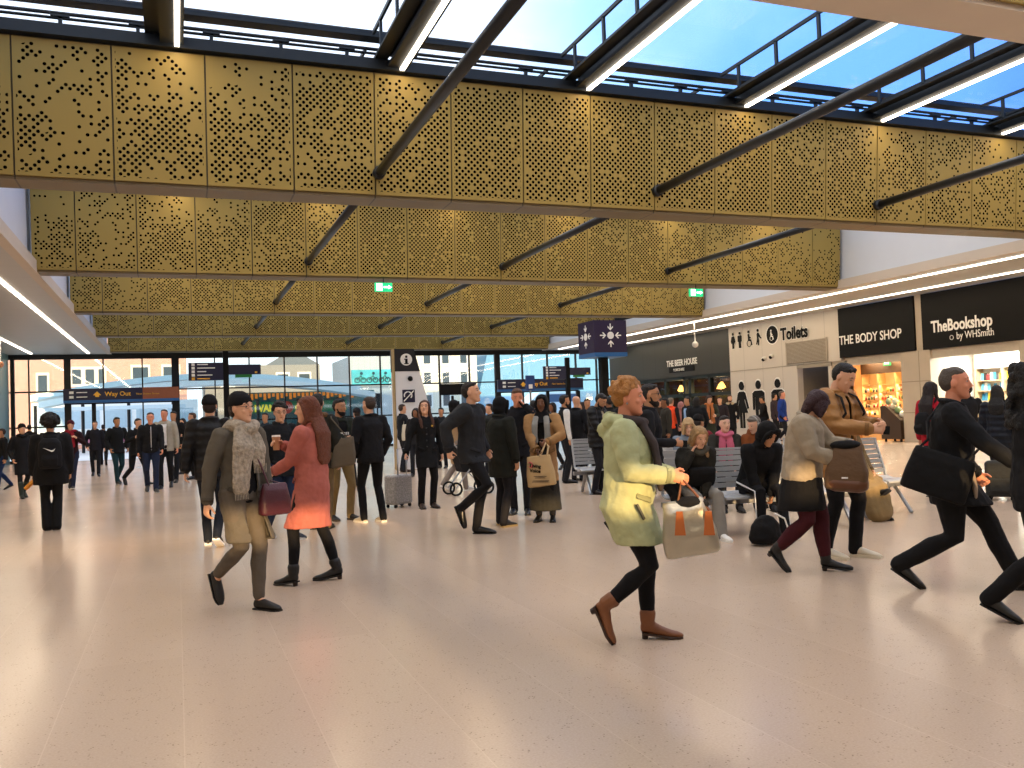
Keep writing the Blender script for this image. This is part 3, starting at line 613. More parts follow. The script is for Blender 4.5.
for i, (x, y) in enumerate(((14.0, 70), (15.1, 70.2))):
    t = thing('traffic_light', ['dark traffic light outside, left of the pair by the picture band', 'dark traffic light outside, right of the pair by the picture band'][i], 'traffic light', (x, y, 0), 0, 'traffic lights')
    bm = nb(); cyl(bm, V((0, 0, 0)), V((0, 0, 2.4)), .06, 8); obj('post', bm, MT['mull'], t); bm = nb(); bx(bm, -.22, .22, -.2, .1, 2.3, 3.5); obj('lamp_head', bm, MT['mull'], t)
# ================================================================== signs and furniture standing in the hall
def board(parent, name, x0, x1, z0, z1, y0, y1, lines, cols=None):
    b = box_obj(name, (x0, x1, y0, y1, z0, z1), MT['navy'], parent)
    n = lines; hh = (z1-z0)/n
    bm = nb(); bm2 = nb()
    for i in range(n):
        z = z1-hh*(i+.5); tgt = bm2 if i == n-1 else bm
        bx(tgt, x0+.1, x0+.2, y0-.01, y0, z-.045, z+.045); bx(tgt, x0+.28, x0+.28+(x1-x0)*[.3, .5, .25, .42, .35][i % 5], y0-.01, y0, z-.018, z+.018)
    obj('white_lines', bm, MT['wt'], b); obj('yellow_line', bm2, MT['yel'], b)
def dir_sign(X, Y, lab, sc=1, rz=0):
    t = thing('direction_sign', lab, 'sign', (X, Y, 0), rz)
    bm = nb(); bx(bm, -.09, .09, -.09, .09, 0, 3.95); obj('post', bm, MT['black'], t)
    board(t, 'left_board', -1.2, -.06, 2.96, 3.56, -.06, .06, 5)
    b = box_obj('right_board', (.06, 1.15, -.06, .06, 3.14, 3.48), MT['navy'], t); box_obj('yellow_mark', (.95, 1.03, -.07, -.06, 3.18, 3.24), MT['yel'], b)
    box_obj('green_tab', (.3, .85, -.05, .05, 3.04, 3.14), mat('sign_green', '1c7a34', .5), t)
dir_sign(1.6, 31.6, 'navy double direction sign on black post behind the man in the puffer jacket')
dir_sign(16.85, 37.0, 'navy double direction sign on black post left of the cube sign')
# cube sign
c0 = V((13.85, 27.4, 0))
t = thing('meeting_point_sign', 'dark purple cube sign with white arrows pointing to a circle, on a post', 'sign', c0, 0)
pur = mat('purple_panel', '20123a', .45, 0, .05, 2)
box_obj('cube', (-.62, .62, -.62, .62, 3.42, 4.52), pur, t); box_obj('lower_band', (-.625, .625, -.625, .625, 3.28, 3.42), MT['blue'], t)
bm = nb(); bx(bm, -.13, .13, -.13, .13, 0, 3.3); obj('post', bm, MT['black'], t)
for (o, X_, Y_) in ((V((0, -.63, 4.0)), V((1, 0, 0)), 0), (V((-.63, 0, 4.0)), V((0, 1, 0)), 1)):
    bm = nb(); nrm = V((0, -1, 0)) if Y_ == 0 else V((-1, 0, 0)); Z = V((0, 0, 1))
    def pl(pts):
        A = [bm.verts.new(o+X_*u+Z*v) for u, v in pts]; B = [bm.verts.new(o+X_*u+Z*v+nrm*.012) for u, v in pts]
        bm.faces.new(A); bm.faces.new(B[::-1])
        for i in range(len(pts)): bm.faces.new([A[i], B[i], B[(i+1) % len(pts)], A[(i+1) % len(pts)]])
    pl([(.125*cos(a), .125*sin(a)) for a in [2*pi*i/20 for i in range(20)]])
    for k in range(4):
        a = k*pi/2
        def rt(u, v): return (u*cos(a)-v*sin(a), u*sin(a)+v*cos(a))
        pl([rt(u, v) for u, v in ((-.02, .40), (.02, .40), (.02, .25), (.10, .32), (.10, .27), (0, .17), (-.10, .27), (-.10, .32), (-.02, .25))])
    obj('arrows', bm, MT['wt'], t)
# information pillar
t = thing('information_pillar', 'tall white tapering help pillar with black top and white i symbol', 'pillar', (0, 0, 0))
ic = floor_at(406, 469); ic.z = 0; t.location = ic; 
# left face narrow, front face broad, tapering to the top
def pil(bm, z0, z1, e=0.):
    def xr(z): return min(.82, .26+.25*(3.4-z))
    v = []
    for z in (z0, z1):
        for (x, y) in ((-.28-e, -.25-e), (xr(z)+e, -.25-e), (xr(z)+e, .25+e), (-.28-e, .25+e)): v.append(bm.verts.new((x, y, z)))
    for f in ((0,1,2,3),(7,6,5,4),(0,4,5,1),(1,5,6,2),(2,6,7,3),(3,7,4,0)): bm.faces.new([v[i] for i in f])
bm = nb(); pil(bm, 0, 1.16); pil(bm, 1.16, 2.76); obj('column', bm, mat('pillar_white', 'e4e6ea', .35, 0, .03, 2), t)
bm = nb(); pil(bm, 2.76, 3.4, .012); obj('top', bm, mat('pillar_black', '15181f', .4, 0, .05, 2), t)
bm = nb(); bx(bm, -.31, -.292, -.26, .05, 0, 3.4); obj('gold_side', bm, mat('pillar_gold', 'a08a5a', .5), t)
YP = -.27
bm = nb(); prism(bm, [(.04+.17*cos(a), 3.09+.17*sin(a)) for a in [2*pi*i/28 for i in range(28)]], 'y', YP-.012, YP); obj('symbol_disc', bm, MT['wt'], t)
bm = nb(); bx(bm, .005, .075, YP-.022, YP-.012, 2.98, 3.10); bx(bm, -.02, .075, YP-.022, YP-.012, 3.085, 3.115); bx(bm, -.025, .105, YP-.022, YP-.012, 2.96, 2.985); ball(bm, (.04, YP-.015, 3.17), .036, .01, .036); obj('symbol_letter', bm, MT['black'], t)
bm = nb(); bx(bm, -.10, .26, YP, YP+.01, 1.88, 2.24); obj('ear_panel', bm, MT['navy'], t)
bm = nb(); limb(bm, [V((.06+.11*cos(a), YP-.01, 2.08+.10*sin(a))) for a in [R(200-20*i) for i in range(13)]], [.018]*13, n=6); limb(bm, [V((-.06, YP-.01, 1.92)), V((.22, YP-.01, 2.2))], [.016]*2, n=6); obj('ear_symbol', bm, MT['wt'], t)
bm = nb(); cyl(bm, V((.14, YP-.02, 2.55)), V((.14, YP+.02, 2.55)), .07, 14); obj('lens', bm, MT['black'], t, True)
# small sign in front of the right doors and a screen
p = floor_at(533, 461); t = thing('poster_stand', 'small blue and white sign on a grey post before the right doors', 'sign', p); bm = nb(); cyl(bm, V((0, 0, 0)), V((0, 0, 2.2)), .03, 8); obj('post', bm, MT['metal'], t)
box_obj('sign_plate', (-.14, .14, -.03, .03, 2.15, 2.6), mat('sign_blue', '1b3f7a', .5), t); box_obj('white_mark', (-.06, .06, -.04, -.03, 2.2, 2.33), MT['wt'], t)
p = floor_at(455, 470); t = thing('screen', 'blank dark screen facing away on a pole beyond the walking man', 'screen', p); bm = nb(); cyl(bm, V((0, 0, 0)), V((0, 0, 2.0)), .04, 8); obj('pole', bm, MT['black'], t)
box_obj('panel', (-.36, .36, -.04, .04, 2.02, 2.32), MT['black'], t, .01)
# low grey barrier boards at left edge
# ------------------------------------------------------------------ metal benches
sm = mat('perforated_steel', 'b2b5b8', .35, .25, .1, 60)
def bench(p, rz, n, lab, arms=True):
    t = thing('bench', lab, 'bench', (p.x, p.y, 0), rz, 'steel benches in the hall')
    W_ = .58
    bm = nb(); bx(bm, -.05, n*W_+.05, -.05, .05, .33, .39); obj('beam', bm, MT['metal'], t)
    for i in range(n):
        x0 = i*W_+.02; x1 = x0+W_-.04
        bm = nb()          # seat: front edge at -Y
        prof = [(-.27, .425), (-.2, .445), (.1, .43), (.2, .46)]
        for (a, b), (c, d) in zip(prof, prof[1:]): prism(bm, [(a, b), (c, d), (c, d-.02), (a, b-.02)], 'x', x0, x1)
        obj('seat', bm, sm, t)
        bm = nb()          # slatted back
        for k in range(7):
            z = .50+k*.062; y = .215+.035*(k+.5)*.6
            bx(bm, x0+.03, x1-.03, y-.006, y+.012, z, z+.052)
        prism(bm, [(.19, .45), (.22, .45), (.38, .95), (.35, .95)], 'x', x0, x0+.03); prism(bm, [(.19, .45), (.22, .45), (.38, .95), (.35, .95)], 'x', x1-.03, x1)
        bx(bm, x0, x1, .345, .385, .93, .955)
        obj('backrest', bm, sm, t)
        if i and arms:
            x = i*W_; bm = nb(); limb(bm, [V((x, .12, .42)), V((x, -.02, .66)), V((x, .28, .66))], [.016]*3, n=6); obj('armrest', bm, MT['metal'], t)
    for x in (W_*.3, n*W_-W_*.3):
        bm = nb()
        for s in (-1, 1): limb(bm, [V((x, .02*s, .36)), V((x, .27*s, .02))], [(.03, .02)]*2, n=8)
        obj('leg', bm, MT['metal'], t)
    return t
# ================================================================== people
PEND = []          # meshes waiting for their voxel union: (object, voxel size, smoothing, post function)
def soft(name, bm, m, parent, vox, sm=4, post=None, disp=0, mats=None):
    o = obj(name, bm, m, parent, True)
    PEND.append((o, vox, sm, post, disp)); return o
_ctex = bpy.data.textures.new('folds', 'CLOUDS'); _ctex.noise_scale = .11; _ctex.noise_depth = 2
_htex = bpy.data.textures.new('strands', 'CLOUDS'); _htex.noise_scale = .035; _htex.noise_depth = 2
def finish():
    for o, vox, sm, post, disp in PEND:
        md = o.modifiers.new('union', 'REMESH'); md.mode = 'VOXEL'; md.voxel_size = vox; md.use_smooth_shade = True
        s = o.modifiers.new('smooth', 'SMOOTH'); s.factor = .5; s.iterations = sm
        if disp:
            d = o.modifiers.new('folds', 'DISPLACE'); d.strength = abs(disp); d.mid_level = .5; d.texture = _ctex if disp > 0 else _htex
            d.texture_coords = 'LOCAL'
    dg = bpy.context.evaluated_depsgraph_get(); res = []
    for o, vox, sm, post, disp in PEND:
        res.append(bpy.data.meshes.new_from_object(o.evaluated_get(dg)))
    for (o, vox, sm, post, disp), me in zip(PEND, res):
        nm = o.data.name; old = o.data; o.modifiers.clear(); o.data = me; bpy.data.meshes.remove(old); me.name = nm
        me.polygons.foreach_set('use_smooth', [True]*len(me.polygons))
        if post: post(o)
    PEND.clear()
def open_front(w0, w1, zt, zb, th=.012):        # cut an open front in a coat, then give the cloth thickness
    def f(o):
        bm = bmesh.new(); bm.from_mesh(o.data); kill = []
        for fc in bm.faces:
            c = fc.calc_center_median()
            if c.y > 0.0 and zb <= c.z <= zt:
                t = (zt-c.z)/(zt-zb); wd = w0+(w1-w0)*t
                if abs(c.x) < wd: kill.append(fc)
        bmesh.ops.delete(bm, geom=kill, context='FACES'); bm.to_mesh(o.data); bm.free()
        md = o.modifiers.new('thickness', 'SOLIDIFY'); md.thickness = th; md.offset = -1
    return f
SKIN = {'pale': 'e2b49a', 'fair': 'd9a585', 'tan': 'b98560', 'brown': '8a5a3c', 'dark': '6c4630', 'ruddy': 'd99070'}
def rotz(a): return M.Rotation(a, 4, 'Z')
class Person: pass
def sk_b(sh): return sh[0] in ('boot', 'heelboot', 'highboot')
POSES = {
 # feet: (x, y, heel pitch in degrees, lift); hands: wrist targets in the upright body frame of a 1.75 m person
 'stand': dict(fl=(-.11, .02, 0, 0), fr=(.11, .0, 0, 0)),
 'stand2': dict(fl=(-.12, .10, 0, 0), fr=(.12, -.06, 0, 0)),
 'walkL': dict(fl=(-.08, .36, -8, 0), fr=(.08, -.42, 48, .0)),
 'walkR': dict(fl=(-.08, -.42, 48, .0), fr=(.08, .36, -8, 0)),
 'strideL': dict(fl=(-.08, .42, -6, 0), fr=(.08, -.50, 55, .0)),
 'strideR': dict(fl=(-.08, -.50, 55, .0), fr=(.08, .42, -6, 0)),
 'stepL': dict(fl=(-.09, .2, 0, 0), fr=(.09, -.24, 25, 0)),
 'stepR': dict(fl=(-.09, -.24, 25, 0), fr=(.09, .2, 0, 0)),
 'sit': dict(fl=(-.12, .48, 0, 0), fr=(.12, .44, 0, 0), seat=.47),
 'sitL': dict(fl=(-.12, .58, 0, 0), fr=(.10, .40, 0, 0), seat=.47),
}
HANDS = {
 'hang': (.27, .03, .80), 'fwd': (.22, .24, .90), 'back': (.25, -.22, .86), 'phone': (.10, .33, 1.15), 'phonelow': (.10, .33, 1.02),
 'ear': (.15, .12, 1.50), 'pocket': (.23, .10, .93), 'cross': (-.04, .24, 1.16), 'hold': (.20, .30, 1.0), 'front': (.06, .26, .98),
 'face': (.05, .17, 1.50), 'cup': (.10, .30, 1.38), 'lap': (.08, .38, .98), 'strap': (.16, .17, 1.30), 'behind': (.2, -.22, .95), 'handle': (.30, .02, .76), 'pull': (.30, -.30, .80), 'point': (.18, .45, 1.2), 'bagfwd': (.14, .40, 1.02),
}
def person(px, py, h, face, pose='stand', hl='hang', hr='hang', label='person', skin='fair', hair=('short', '2a1a12'),
           top=None, legs=None, shoes=('shoe', '15151a'), lod=1, lean=0, head=(0, 0), bulk=1.0, fat=1.0, extra=(), group=None, curl=(.5, .5),
           wpos=None, twist=0, drop=0, world_face=None):
    """face: 0 to the right of the picture, 90 away, 180 left, 270 towards the camera."""
    P = Person(); s = h/1.75; P.s = s
    g = wpos if wpos is not None else floor_at(px, py); g = V((g[0], g[1], 0))
    away = V((g.x, g.y, 0)).normalized(); right = V((away.y, -away.x, 0))
    fd = right*cos(R(face))+away*sin(R(face)); rz = math.atan2(fd.y, fd.x)-pi/2
    if world_face is not None: rz = R(world_face)
    root = thing('person', label, 'person', (g.x, g.y, 0), rz, group); P.root = root; P.mw = M.Translation(g) @ rotz(rz)
    dist = g.length
    vox = {0: .0065, 1: .009, 2: .014}[lod]; cv = {0: .010, 1: .013, 2: .018}[lod]
    D = dict(POSES[pose]) if isinstance(pose, str) else dict(pose)
    LT, LS, HX, HZ = .44, .425, .092, .93
    seat = D.get('seat')
    # ---- feet
    feet = []
    for key, sd in (('fl', -1), ('fr', 1)):
        x, y, pt, lf = D[key][:4]; a = R(pt); toe = D[key][4] if len(D[key]) > 4 else sd*6
        Rm = M.Rotation(-R(toe), 3, 'Z') @ M.Rotation(-a, 3, 'X')          # heel up for positive pitch
        loc = lambda v, Rm=Rm: Rm @ V(v)
        low = min(loc((0, -.16, 0)).z, loc((0, 0, 0)).z, loc((0, .075, .0)).z)
        B = V((x, y+.09, lf-low)); feet.append((B, Rm, B+loc((0, -.13, .085)), sd))
    # ---- pelvis
    pz = (seat+.10) if seat else HZ-drop; py_ = 0.0 if not seat else 0
    hips0 = [V((sd*HX, 0, 0)) for sd in (-1, 1)]
    if not seat:
        while pz > .5:
            if all((B[2]-(V((sd*HX, py_, pz)))).length <= (LT+LS)*.995 for B, sd in zip(feet, (-1, 1))): break
            pz -= .005
    dz = pz-HZ
    cl, sl_ = cos(R(lean)), sin(R(lean)); ct, st_ = cos(R(twist)), sin(R(twist))
    def T(p):                     # upright norm coords -> posed norm coords
        x, y, z = p
        if z > HZ:
            k_ = min(1, (z-HZ)/.35); 
            xr, yr = x*(1+(ct-1)*k_)-y*st_*k_, y*(1+(ct-1)*k_)+x*st_*k_; x, y = xr, yr
            r = z-HZ; y, z = y*cl+r*sl_, HZ+r*cl-y*sl_
        return V((x, y+py_, z+dz))
    S = lambda v: V(v)*s
    ax = V((1, 0, 0)); 
    # ---- legs by two-bone IK
    knees = []
    for (B, Rm, A, sd) in feet:
        Hp = V((sd*HX, py_, pz)); d = A-Hp; L = min(d.length, (LT+LS)*.999); u = d.normalized()
        c = (LT*LT+L*L-LS*LS)/(2*LT*L); c = max(-1, min(1, c)); fw = V((sd*(.10 if not seat else .05), 1, 0.0)) if not seat else V((sd*.12, .6, 1))
        n_ = (fw-u*fw.dot(u)).normalized(); knees.append(Hp+u*LT*c+n_*LT*math.sqrt(1-c*c))
    # ---- arms
    SH = [T((-.185*min(1.1, fat), -.005, 1.415)), T((.185*min(1.1, fat), -.005, 1.415))]; UA, FA = .285, .255
    arms = []
    for i, (hs, sd) in enumerate(((hl, -1), (hr, 1))):
        opt = {}
        if isinstance(hs, dict): opt = hs; hs = opt['p']
        if isinstance(hs, str): q = HANDS[hs]; q = (q[0]*sd, q[1], q[2])
        else: q = hs
        W = T(q); d = W-SH[i]; L = d.length; u = d.normalized()
        if L > (UA+FA)*.995: L = (UA+FA)*.995; W = SH[i]+u*L
        c = (UA*UA+L*L-FA*FA)/(2*UA*L); c = max(-1, min(1, c)); hint = V(opt.get('elbow', (sd*.55, -.65, -.55)))
        n_ = (hint-u*hint.dot(u)).normalized(); E = SH[i]+u*UA*c+n_*UA*math.sqrt(1-c*c)
        hd = V(opt['dir']).normalized() if 'dir' in opt else (W-E).normalized()
        nm = V(opt['palm']) if 'palm' in opt else V((-sd, .15, -.15 if q[2] > 1.0 else 0))
        nm = (nm-hd*nm.dot(hd)).normalized()
        arms.append((SH[i], E, W, hd, nm, sd, opt.get('curl', curl[i])))
    # ---- head frame
    HR = M.Rotation(-R(twist*0), 3, 'Z') @ M.Rotation(-R(lean*.35), 3, 'X') @ M.Rotation(R(head[0]), 3, 'Z') @ M.Rotation(-R(head[1]), 3, 'X')
    N0 = T((0, -.005, 1.48)); HC = N0+HR @ V((0, .02, .145))
    if twist: HR = HR
    def Hd(p): return HC+HR @ V(p)
    HX_, HY_, HZ_ = HR @ V((1, 0, 0)), HR @ V((0, 1, 0)), HR @ V((0, 0, 1))
    P.world = lambda v: P.mw @ (V(v)*s); P.T = T; P.Hd = Hd; P.arms = arms; P.rz = rz; P.g = g; P.norm = lambda v: V(v)*s
    # ================= body
    bm = nb(); F_ = fat
    def tor(z, a, b, y=0): return (S(T((0, y, z))), (T((1, 0, z))-T((0, 0, z)))*a*s, (T((0, 1, z))-T((0, 0, z)))*b*s)
    loft(bm, [tor(.86, .10, .08), tor(.90, .155*F_, .11*F_), tor(1.0, .15*F_, .11*F_), tor(1.12, .13*F_, .10*F_), tor(1.25, .15*F_, .108*F_), tor(1.36, .165, .11), tor(1.43, .13, .08), tor(1.47, .07, .06)])
    for (B, Rm, A, sd), K in zip(feet, knees):
        Hp = V((sd*HX*.95, py_, pz+.02)); 
        limb(bm, [S(Hp), S(Hp.lerp(K, .5)), S(K), S(K.lerp(A, .35)), S(A)], [.078*s*F_, .058*s*F_, .040*s, .040*s, .031*s])
        limb(bm, [S(A), S(B+Rm @ V((0, -.03, .038))), S(B+Rm @ V((0, .03, .030)))], [.028*s, .025*s, .020*s])
    for (Sh, E, W, hd, nm, sd, cu) in arms:
        limb(bm, [S(Sh), S(Sh.lerp(E, .5)), S(E), S(E.lerp(W, .35)), S(W)], [.052*s, .045*s, .038*s, .038*s, .026*s])
        side = hd.cross(nm)*sd
        if side.y < 0 and abs(hd.z) > .6 and False: side = -side
        # thumb side: for both hands the thumb lies towards the front/up when the palm faces the body
        th = nm.cross(hd)*(-sd) if True else side
        pw = W+hd*.005
        hk = 1.0 if lod < 2 else 1.15
        limb(bm, [S(pw), S(W+hd*.04), S(W+hd*.088)], [(.027*s*hk, .018*s*hk), (.038*s*hk, .017*s*hk), (.040*s*hk, .015*s*hk)], ref=th)
        for fi, (off, ln) in enumerate(((.030, .072), (.010, .082), (-.011, .076), (-.031, .060))):
            p = W+hd*.085+th*off; dd = hd.copy(); pts = [p]; an = 0
            for sg, fr_ in enumerate((.45, .32, .23)):
                an += cu*(1.0, 1.15, .9)[sg]; dd = hd*cos(an)+nm*sin(an)+th*off*.8; dd.normalize(); p = p+dd*ln*fr_; pts.append(p)
            limb(bm, [S(q) for q in pts], [.0095*s*hk, .009*s*hk, .0085*s*hk, .0075*s*hk], n=8)
        p = W+hd*.025+th*.028; d1 = (hd*.62+th*.62+nm*.45).normalized(); p1 = p+d1*.045; d2 = (hd*.85+th*.15+nm*(.3+cu*.5)).normalized(); p2 = p1+d2*.038
        limb(bm, [S(p), S(p1), S(p2)], [.013*s*hk, .0105*s*hk, .0085*s*hk], n=8)
    limb(bm, [S(T((0, -.005, 1.44))), S(Hd((0, -.018, -.09))), S(Hd((0, -.01, -.04)))], [.056*s, .053*s, .05*s])
    hs = s
    loft(bm, [(S(Hd((0, y, z))), HX_*a*hs, HY_*b*hs) for z, a, b, y in ((-.118, .020, .018, .062), (-.108, .033, .034, .052), (-.085, .048, .058, .034), (-.055, .060, .078, .015), (-.02, .067, .089, .006), (.02, .072, .095, .0), (.06, .073, .095, -.004), (.09, .062, .082, -.008), (.110, .038, .052, -.01), (.120, .012, .018, -.01))], 18)
    if lod < 2:
        limb(bm, [S(Hd((0, .088, .026))), S(Hd((0, .100, .0))), S(Hd((0, .112, -.022))), S(Hd((0, .094, -.030)))], [.009*s, .010*s, .015*s, .010*s], n=8)
        limb(bm, [S(Hd((-.045, .074, .036))), S(Hd((0, .090, .040))), S(Hd((.045, .074, .036)))], [.010*s]*3, n=8)
        for sd in (-1, 1):
            ball(bm, S(Hd((sd*.036, .066, -.022))), .022*s, .018*s, .02*s, HX_, HY_, HZ_)
            ball(bm, S(Hd((sd*.074, -.008, -.002))), .010*s, .020*s, .032*s, HX_, HY_, HZ_)
        ball(bm, S(Hd((0, .082, -.098))), .02*s, .016*s, .014*s, HX_, HY_, HZ_)
    else:
        ball(bm, S(Hd((0, .098, -.012))), .013*s, .014*s, .022*s, HX_, HY_, HZ_)
    sk = mat('skin', SKIN[skin], .5, 0, .05, 20)
    body = soft('body', bm, sk, root, vox, 3 if lod < 2 else 2)
    # ---- face details
    covered = head[0] == 999
    if lod < 2:
        for sd in (-1, 1):
            bm = nb(); ball(bm, S(Hd((sd*.030, .079, .014))),   .0115*s, .009*s, .0065*s, HX_, HY_, HZ_); e = obj('eye', bm, mat('eye_white', 'b8aaa0', .5), root, True)
            bm = nb(); ball(bm, S(Hd((sd*.030, .0855, .014))), .0062*s, .0048*s, .0062*s, HX_, HY_, HZ_); obj('iris', bm, mat('iris', '2a1a10', .2), e, True)
            bm = nb(); limb(bm, [S(Hd((sd*.014, .090, .034))), S(Hd((sd*.030, .088, .040))), S(Hd((sd*.048, .075, .034)))], [(.0035*s, .003*s)]*3, n=6); obj('eyebrow', bm, mat('eyebrow', hair[1] if hair[0] not in ('bald', 'beanie', 'hijab', 'hood') else '2a1c14', .8), root, True)
        bm = nb(); limb(bm, [S(Hd((-.022, .081, -.058))), S(Hd((0, .0935, -.056))), S(Hd((.022, .081, -.058)))], [(.0055*s, .005*s)]*3, n=8); obj('lips', bm, mat('lips', 'a8584c' if skin not in ('dark', 'brown') else '6e342c', .5), root, True)
    # ================= clothes below
    lg = legs or ('trousers', '1a1c22')
    kind, colr = lg[0], lg[1]; lk = lg[2] if len(lg) > 2 else 1.0
    cm = cloth(colr)
    def leg_rings(w):
        return [.100*w*F_, .086*w*F_, .064*w, .062*w, .052*w]
    flare = {'trousers': (1., 1., 1., 1., 1.05), 'jeans': (1, 1, 1, 1, 1.05), 'leggings': (.93, .88, .9, .92, .80), 'wide': (1.05, 1.1, 1.35, 1.5, 1.9), 'skirt': None, 'tights': (.93, .88, .9, .92, .80)}[kind]
    if kind != 'skirt':
        bm = nb()
        loft(bm, [tor(.84, .12*F_, .10*F_), tor(.90, .168*F_*(1 if kind != 'leggings' else .97), .128*F_), tor(1.0, .16*F_, .118*F_), tor(1.04, .15*F_, .115*F_)])
        for (B, Rm, A, sd), K in zip(feet, knees):
            Hp = V((sd*HX*.95, py_, pz+.02)); rr = [a*b*lk*s for a, b in zip(leg_rings(1), flare)]
            An = A+(A-K).normalized()*(.035 if kind in ('trousers', 'jeans', 'wide') else (-.07 if sk_b(shoes) else -.02))
            mid = K.lerp(A, .35)-(V((0, .012, 0)))
            limb(bm, [S(Hp), S(Hp.lerp(K, .5)), S(K), S(mid), S(An)], rr, round_=True)
        soft({'leggings': 'leggings', 'tights': 'tights', 'jeans': 'jeans'}.get(kind, 'trousers'), bm, cm, root, cv, 3, None, .010 if lod < 2 else 0)
    else:
        zh = lk if lk != 1.0 else .22; bm = nb()
        yl = [K.y+(A.y-K.y)*max(0, (K.z-zh)/(K.z-A.z+1e-6)) for (B, Rm, A, sd), K in zip(feet, knees)]
        ym = sum(yl)/2; hb = abs(yl[0]-yl[1])/2+.16
        loft(bm, [tor(1.05, .145*F_, .11*F_), tor(.92, .185*F_, .14*F_), (S((0, ym*.5, .6)), ax*.20*s*F_, V((0, 1, 0))*(.14+hb)/2*s), (S((0, ym, zh)), ax*.23*s*F_, V((0, 1, 0))*hb*s)], 20)
        soft('skirt', bm, cm, root, cv, 3, None, .012)
        bm = nb()
        for (B, Rm, A, sd), K in zip(feet, knees): limb(bm, [S(K), S(K.lerp(A, .4)), S(A)], [.058*s, .06*s, .045*s])
        soft('tights', bm, cloth('15151a'), root, cv, 2)
    # ---- shoes
    sk_, sc = shoes[0], shoes[1]; sole = shoes[2] if len(shoes) > 2 else ('e8e6e0' if sk_ == 'sneaker' else '0c0c0c')
    for (B, Rm, A, sd) in feet:
        q = lambda v, B=B, Rm=Rm: S(B+Rm @ V(v)); X3, Y3, Z3 = Rm @ V((1, 0, 0)), Rm @ V((0, 1, 0)), Rm @ V((0, 0, 1))
        hb_ = .035 if sk_ == 'heelboot' else 0.
        bm = nb(); w_ = 1.08 if sk_ == 'sneaker' else 1.
        loft(bm, [(q((0, y, z+hb_*max(0, min(1, -y/.13)))), X3*a*w_*s, Z3*b*s) for y, z, a, b in ((-.178, .04, .012, .02), (-.165, .045, .03, .036), (-.13, .05, .036, .046), (-.08, .047, .037, .043), (-.03, .040, .041, .034), (.03, .031, .043, .026), (.07, .026, .036, .021), (.098, .021, .020, .014), (.108, .018, .008, .007))], 12)
        if sk_ in ('boot', 'heelboot', 'highboot'):
            K = knees[0 if sd < 0 else 1]; up = (K-A).normalized(); ht = {'boot': .10, 'heelboot': .09, 'highboot': .28}[sk_]
            limb(bm, [q((0, -.12, .05+hb_)), S(A+up*.02+V((0, 0, hb_*.4))), S(A+up*ht)], [.042*s, .050*s, (.056 if ht < .2 else .062)*s])
        elif sk_ != 'flat':
            K = knees[0 if sd < 0 else 1]; b2 = nb(); limb(b2, [S(A), S(A.lerp(K, .3))], [.036*s, .042*s]); obj('sock', b2, cloth('141417'), root, True)
            limb(bm, [q((0, -.12, .05)), q((0, -.118, .082))], [.038*s, .036*s])
        nm_ = {'sneaker': 'trainer', 'boot': 'boot', 'heelboot': 'boot', 'highboot': 'boot', 'flat': 'shoe'}.get(sk_, 'shoe')
        shoe = soft(nm_, bm, mat('shoe_upper', sc, .55 if sk_ != 'shoe' else .3, 0, .1, 20), root, .007 if lod < 2 else .011, 2)
        bm = nb(); th_ = .024 if sk_ == 'sneaker' else .012
        pr = [(-.035, -.17), (.035, -.17), (.038, -.08), (.044, .03), (.038, .075), (.02, .103), (-.02, .103), (-.038, .075), (-.044, .03), (-.038, -.08)]
        a_ = [bm.verts.new(q((u*1.04*w_, v, .0+hb_*max(0, min(1, -v/.13))*.95))) for u, v in pr]; b_ = [bm.verts.new(q((u*1.04*w_, v, th_+hb_*max(0, min(1, -v/.13))))) for u, v in pr]
        bm.faces.new(a_); bm.faces.new(b_[::-1])
        for i in range(10): bm.faces.new([a_[i], b_[i], b_[(i+1) % 10], a_[(i+1) % 10]])
        obj('sole', bm, mat('shoe_sole', sole, .6), shoe)
        if sk_ == 'heelboot':
            bm = nb(); limb(bm, [q((0, -.145, .045)), q((0, -.15, .0))], [(.028*s, .026*s), (.022*s, .02*s)], n=10, round_=False); obj('heel', bm, mat('shoe_sole', '2a1a12', .6), shoe)
    # ================= clothes above
    tp = dict(kind='jacket', c='1a1a1e', hem=.82, k=1.0); tp.update(top or {})
    k_ = tp['k']*bulk; hem = tp['hem']; c2 = tp.get('under')
    if c2:
        bm = nb(); loft(bm, [tor(.86, .150*F_, .118*F_), tor(1.0, .158*F_, .125*F_), tor(1.12, .142*F_, .115*F_), tor(1.25, .16*F_, .122*F_), tor(1.36, .165, .118), tor(1.43, .13, .09), tor(1.475, .074, .068)], 16)
        soft('shirt', bm, cloth(c2), root, cv, 3, None, .006)
    bm = nb()
    rings_ = []
    thk = .012
    if hem < .84:
        yl = []
        for (B, Rm, A, sd), K in zip(feet, knees):
            Hp = V((sd*HX, py_, pz)); t_ = min(1, max(0, (pz-(hem+dz))/max(.05, pz-K.z))); yl.append((Hp.lerp(K, t_)).y)
        if seat: yl = [0.1, 0.1]
        ym = sum(yl)/2; hb = abs(yl[0]-yl[1])/2
        fl_ = tp.get('flare', 1.0)
        hz = hem+dz
        if seat: hz = max(hz, pz-.12)
        rings_.append((S((0, ym, hz)), ax*(.178*F_*k_*fl_+.01)*s, V((0, 1, 0))*(.135*F_*k_*fl_+hb*.85)*s))
        if hz < pz-.1: rings_.append((S((0, ym*.5, (hz+pz)/2)), ax*(.182*F_*k_)*s, V((0, 1, 0))*(.137*F_*k_+hb*.4)*s))
    zst = [z for z in (.90, 1.0, 1.12, 1.25, 1.36, 1.43, 1.475) if z >= hem-.001]
    if hem >= .84 and zst[0]-hem > .02: rings_.append(tor(hem, .170*F_*k_, .13*F_*k_))
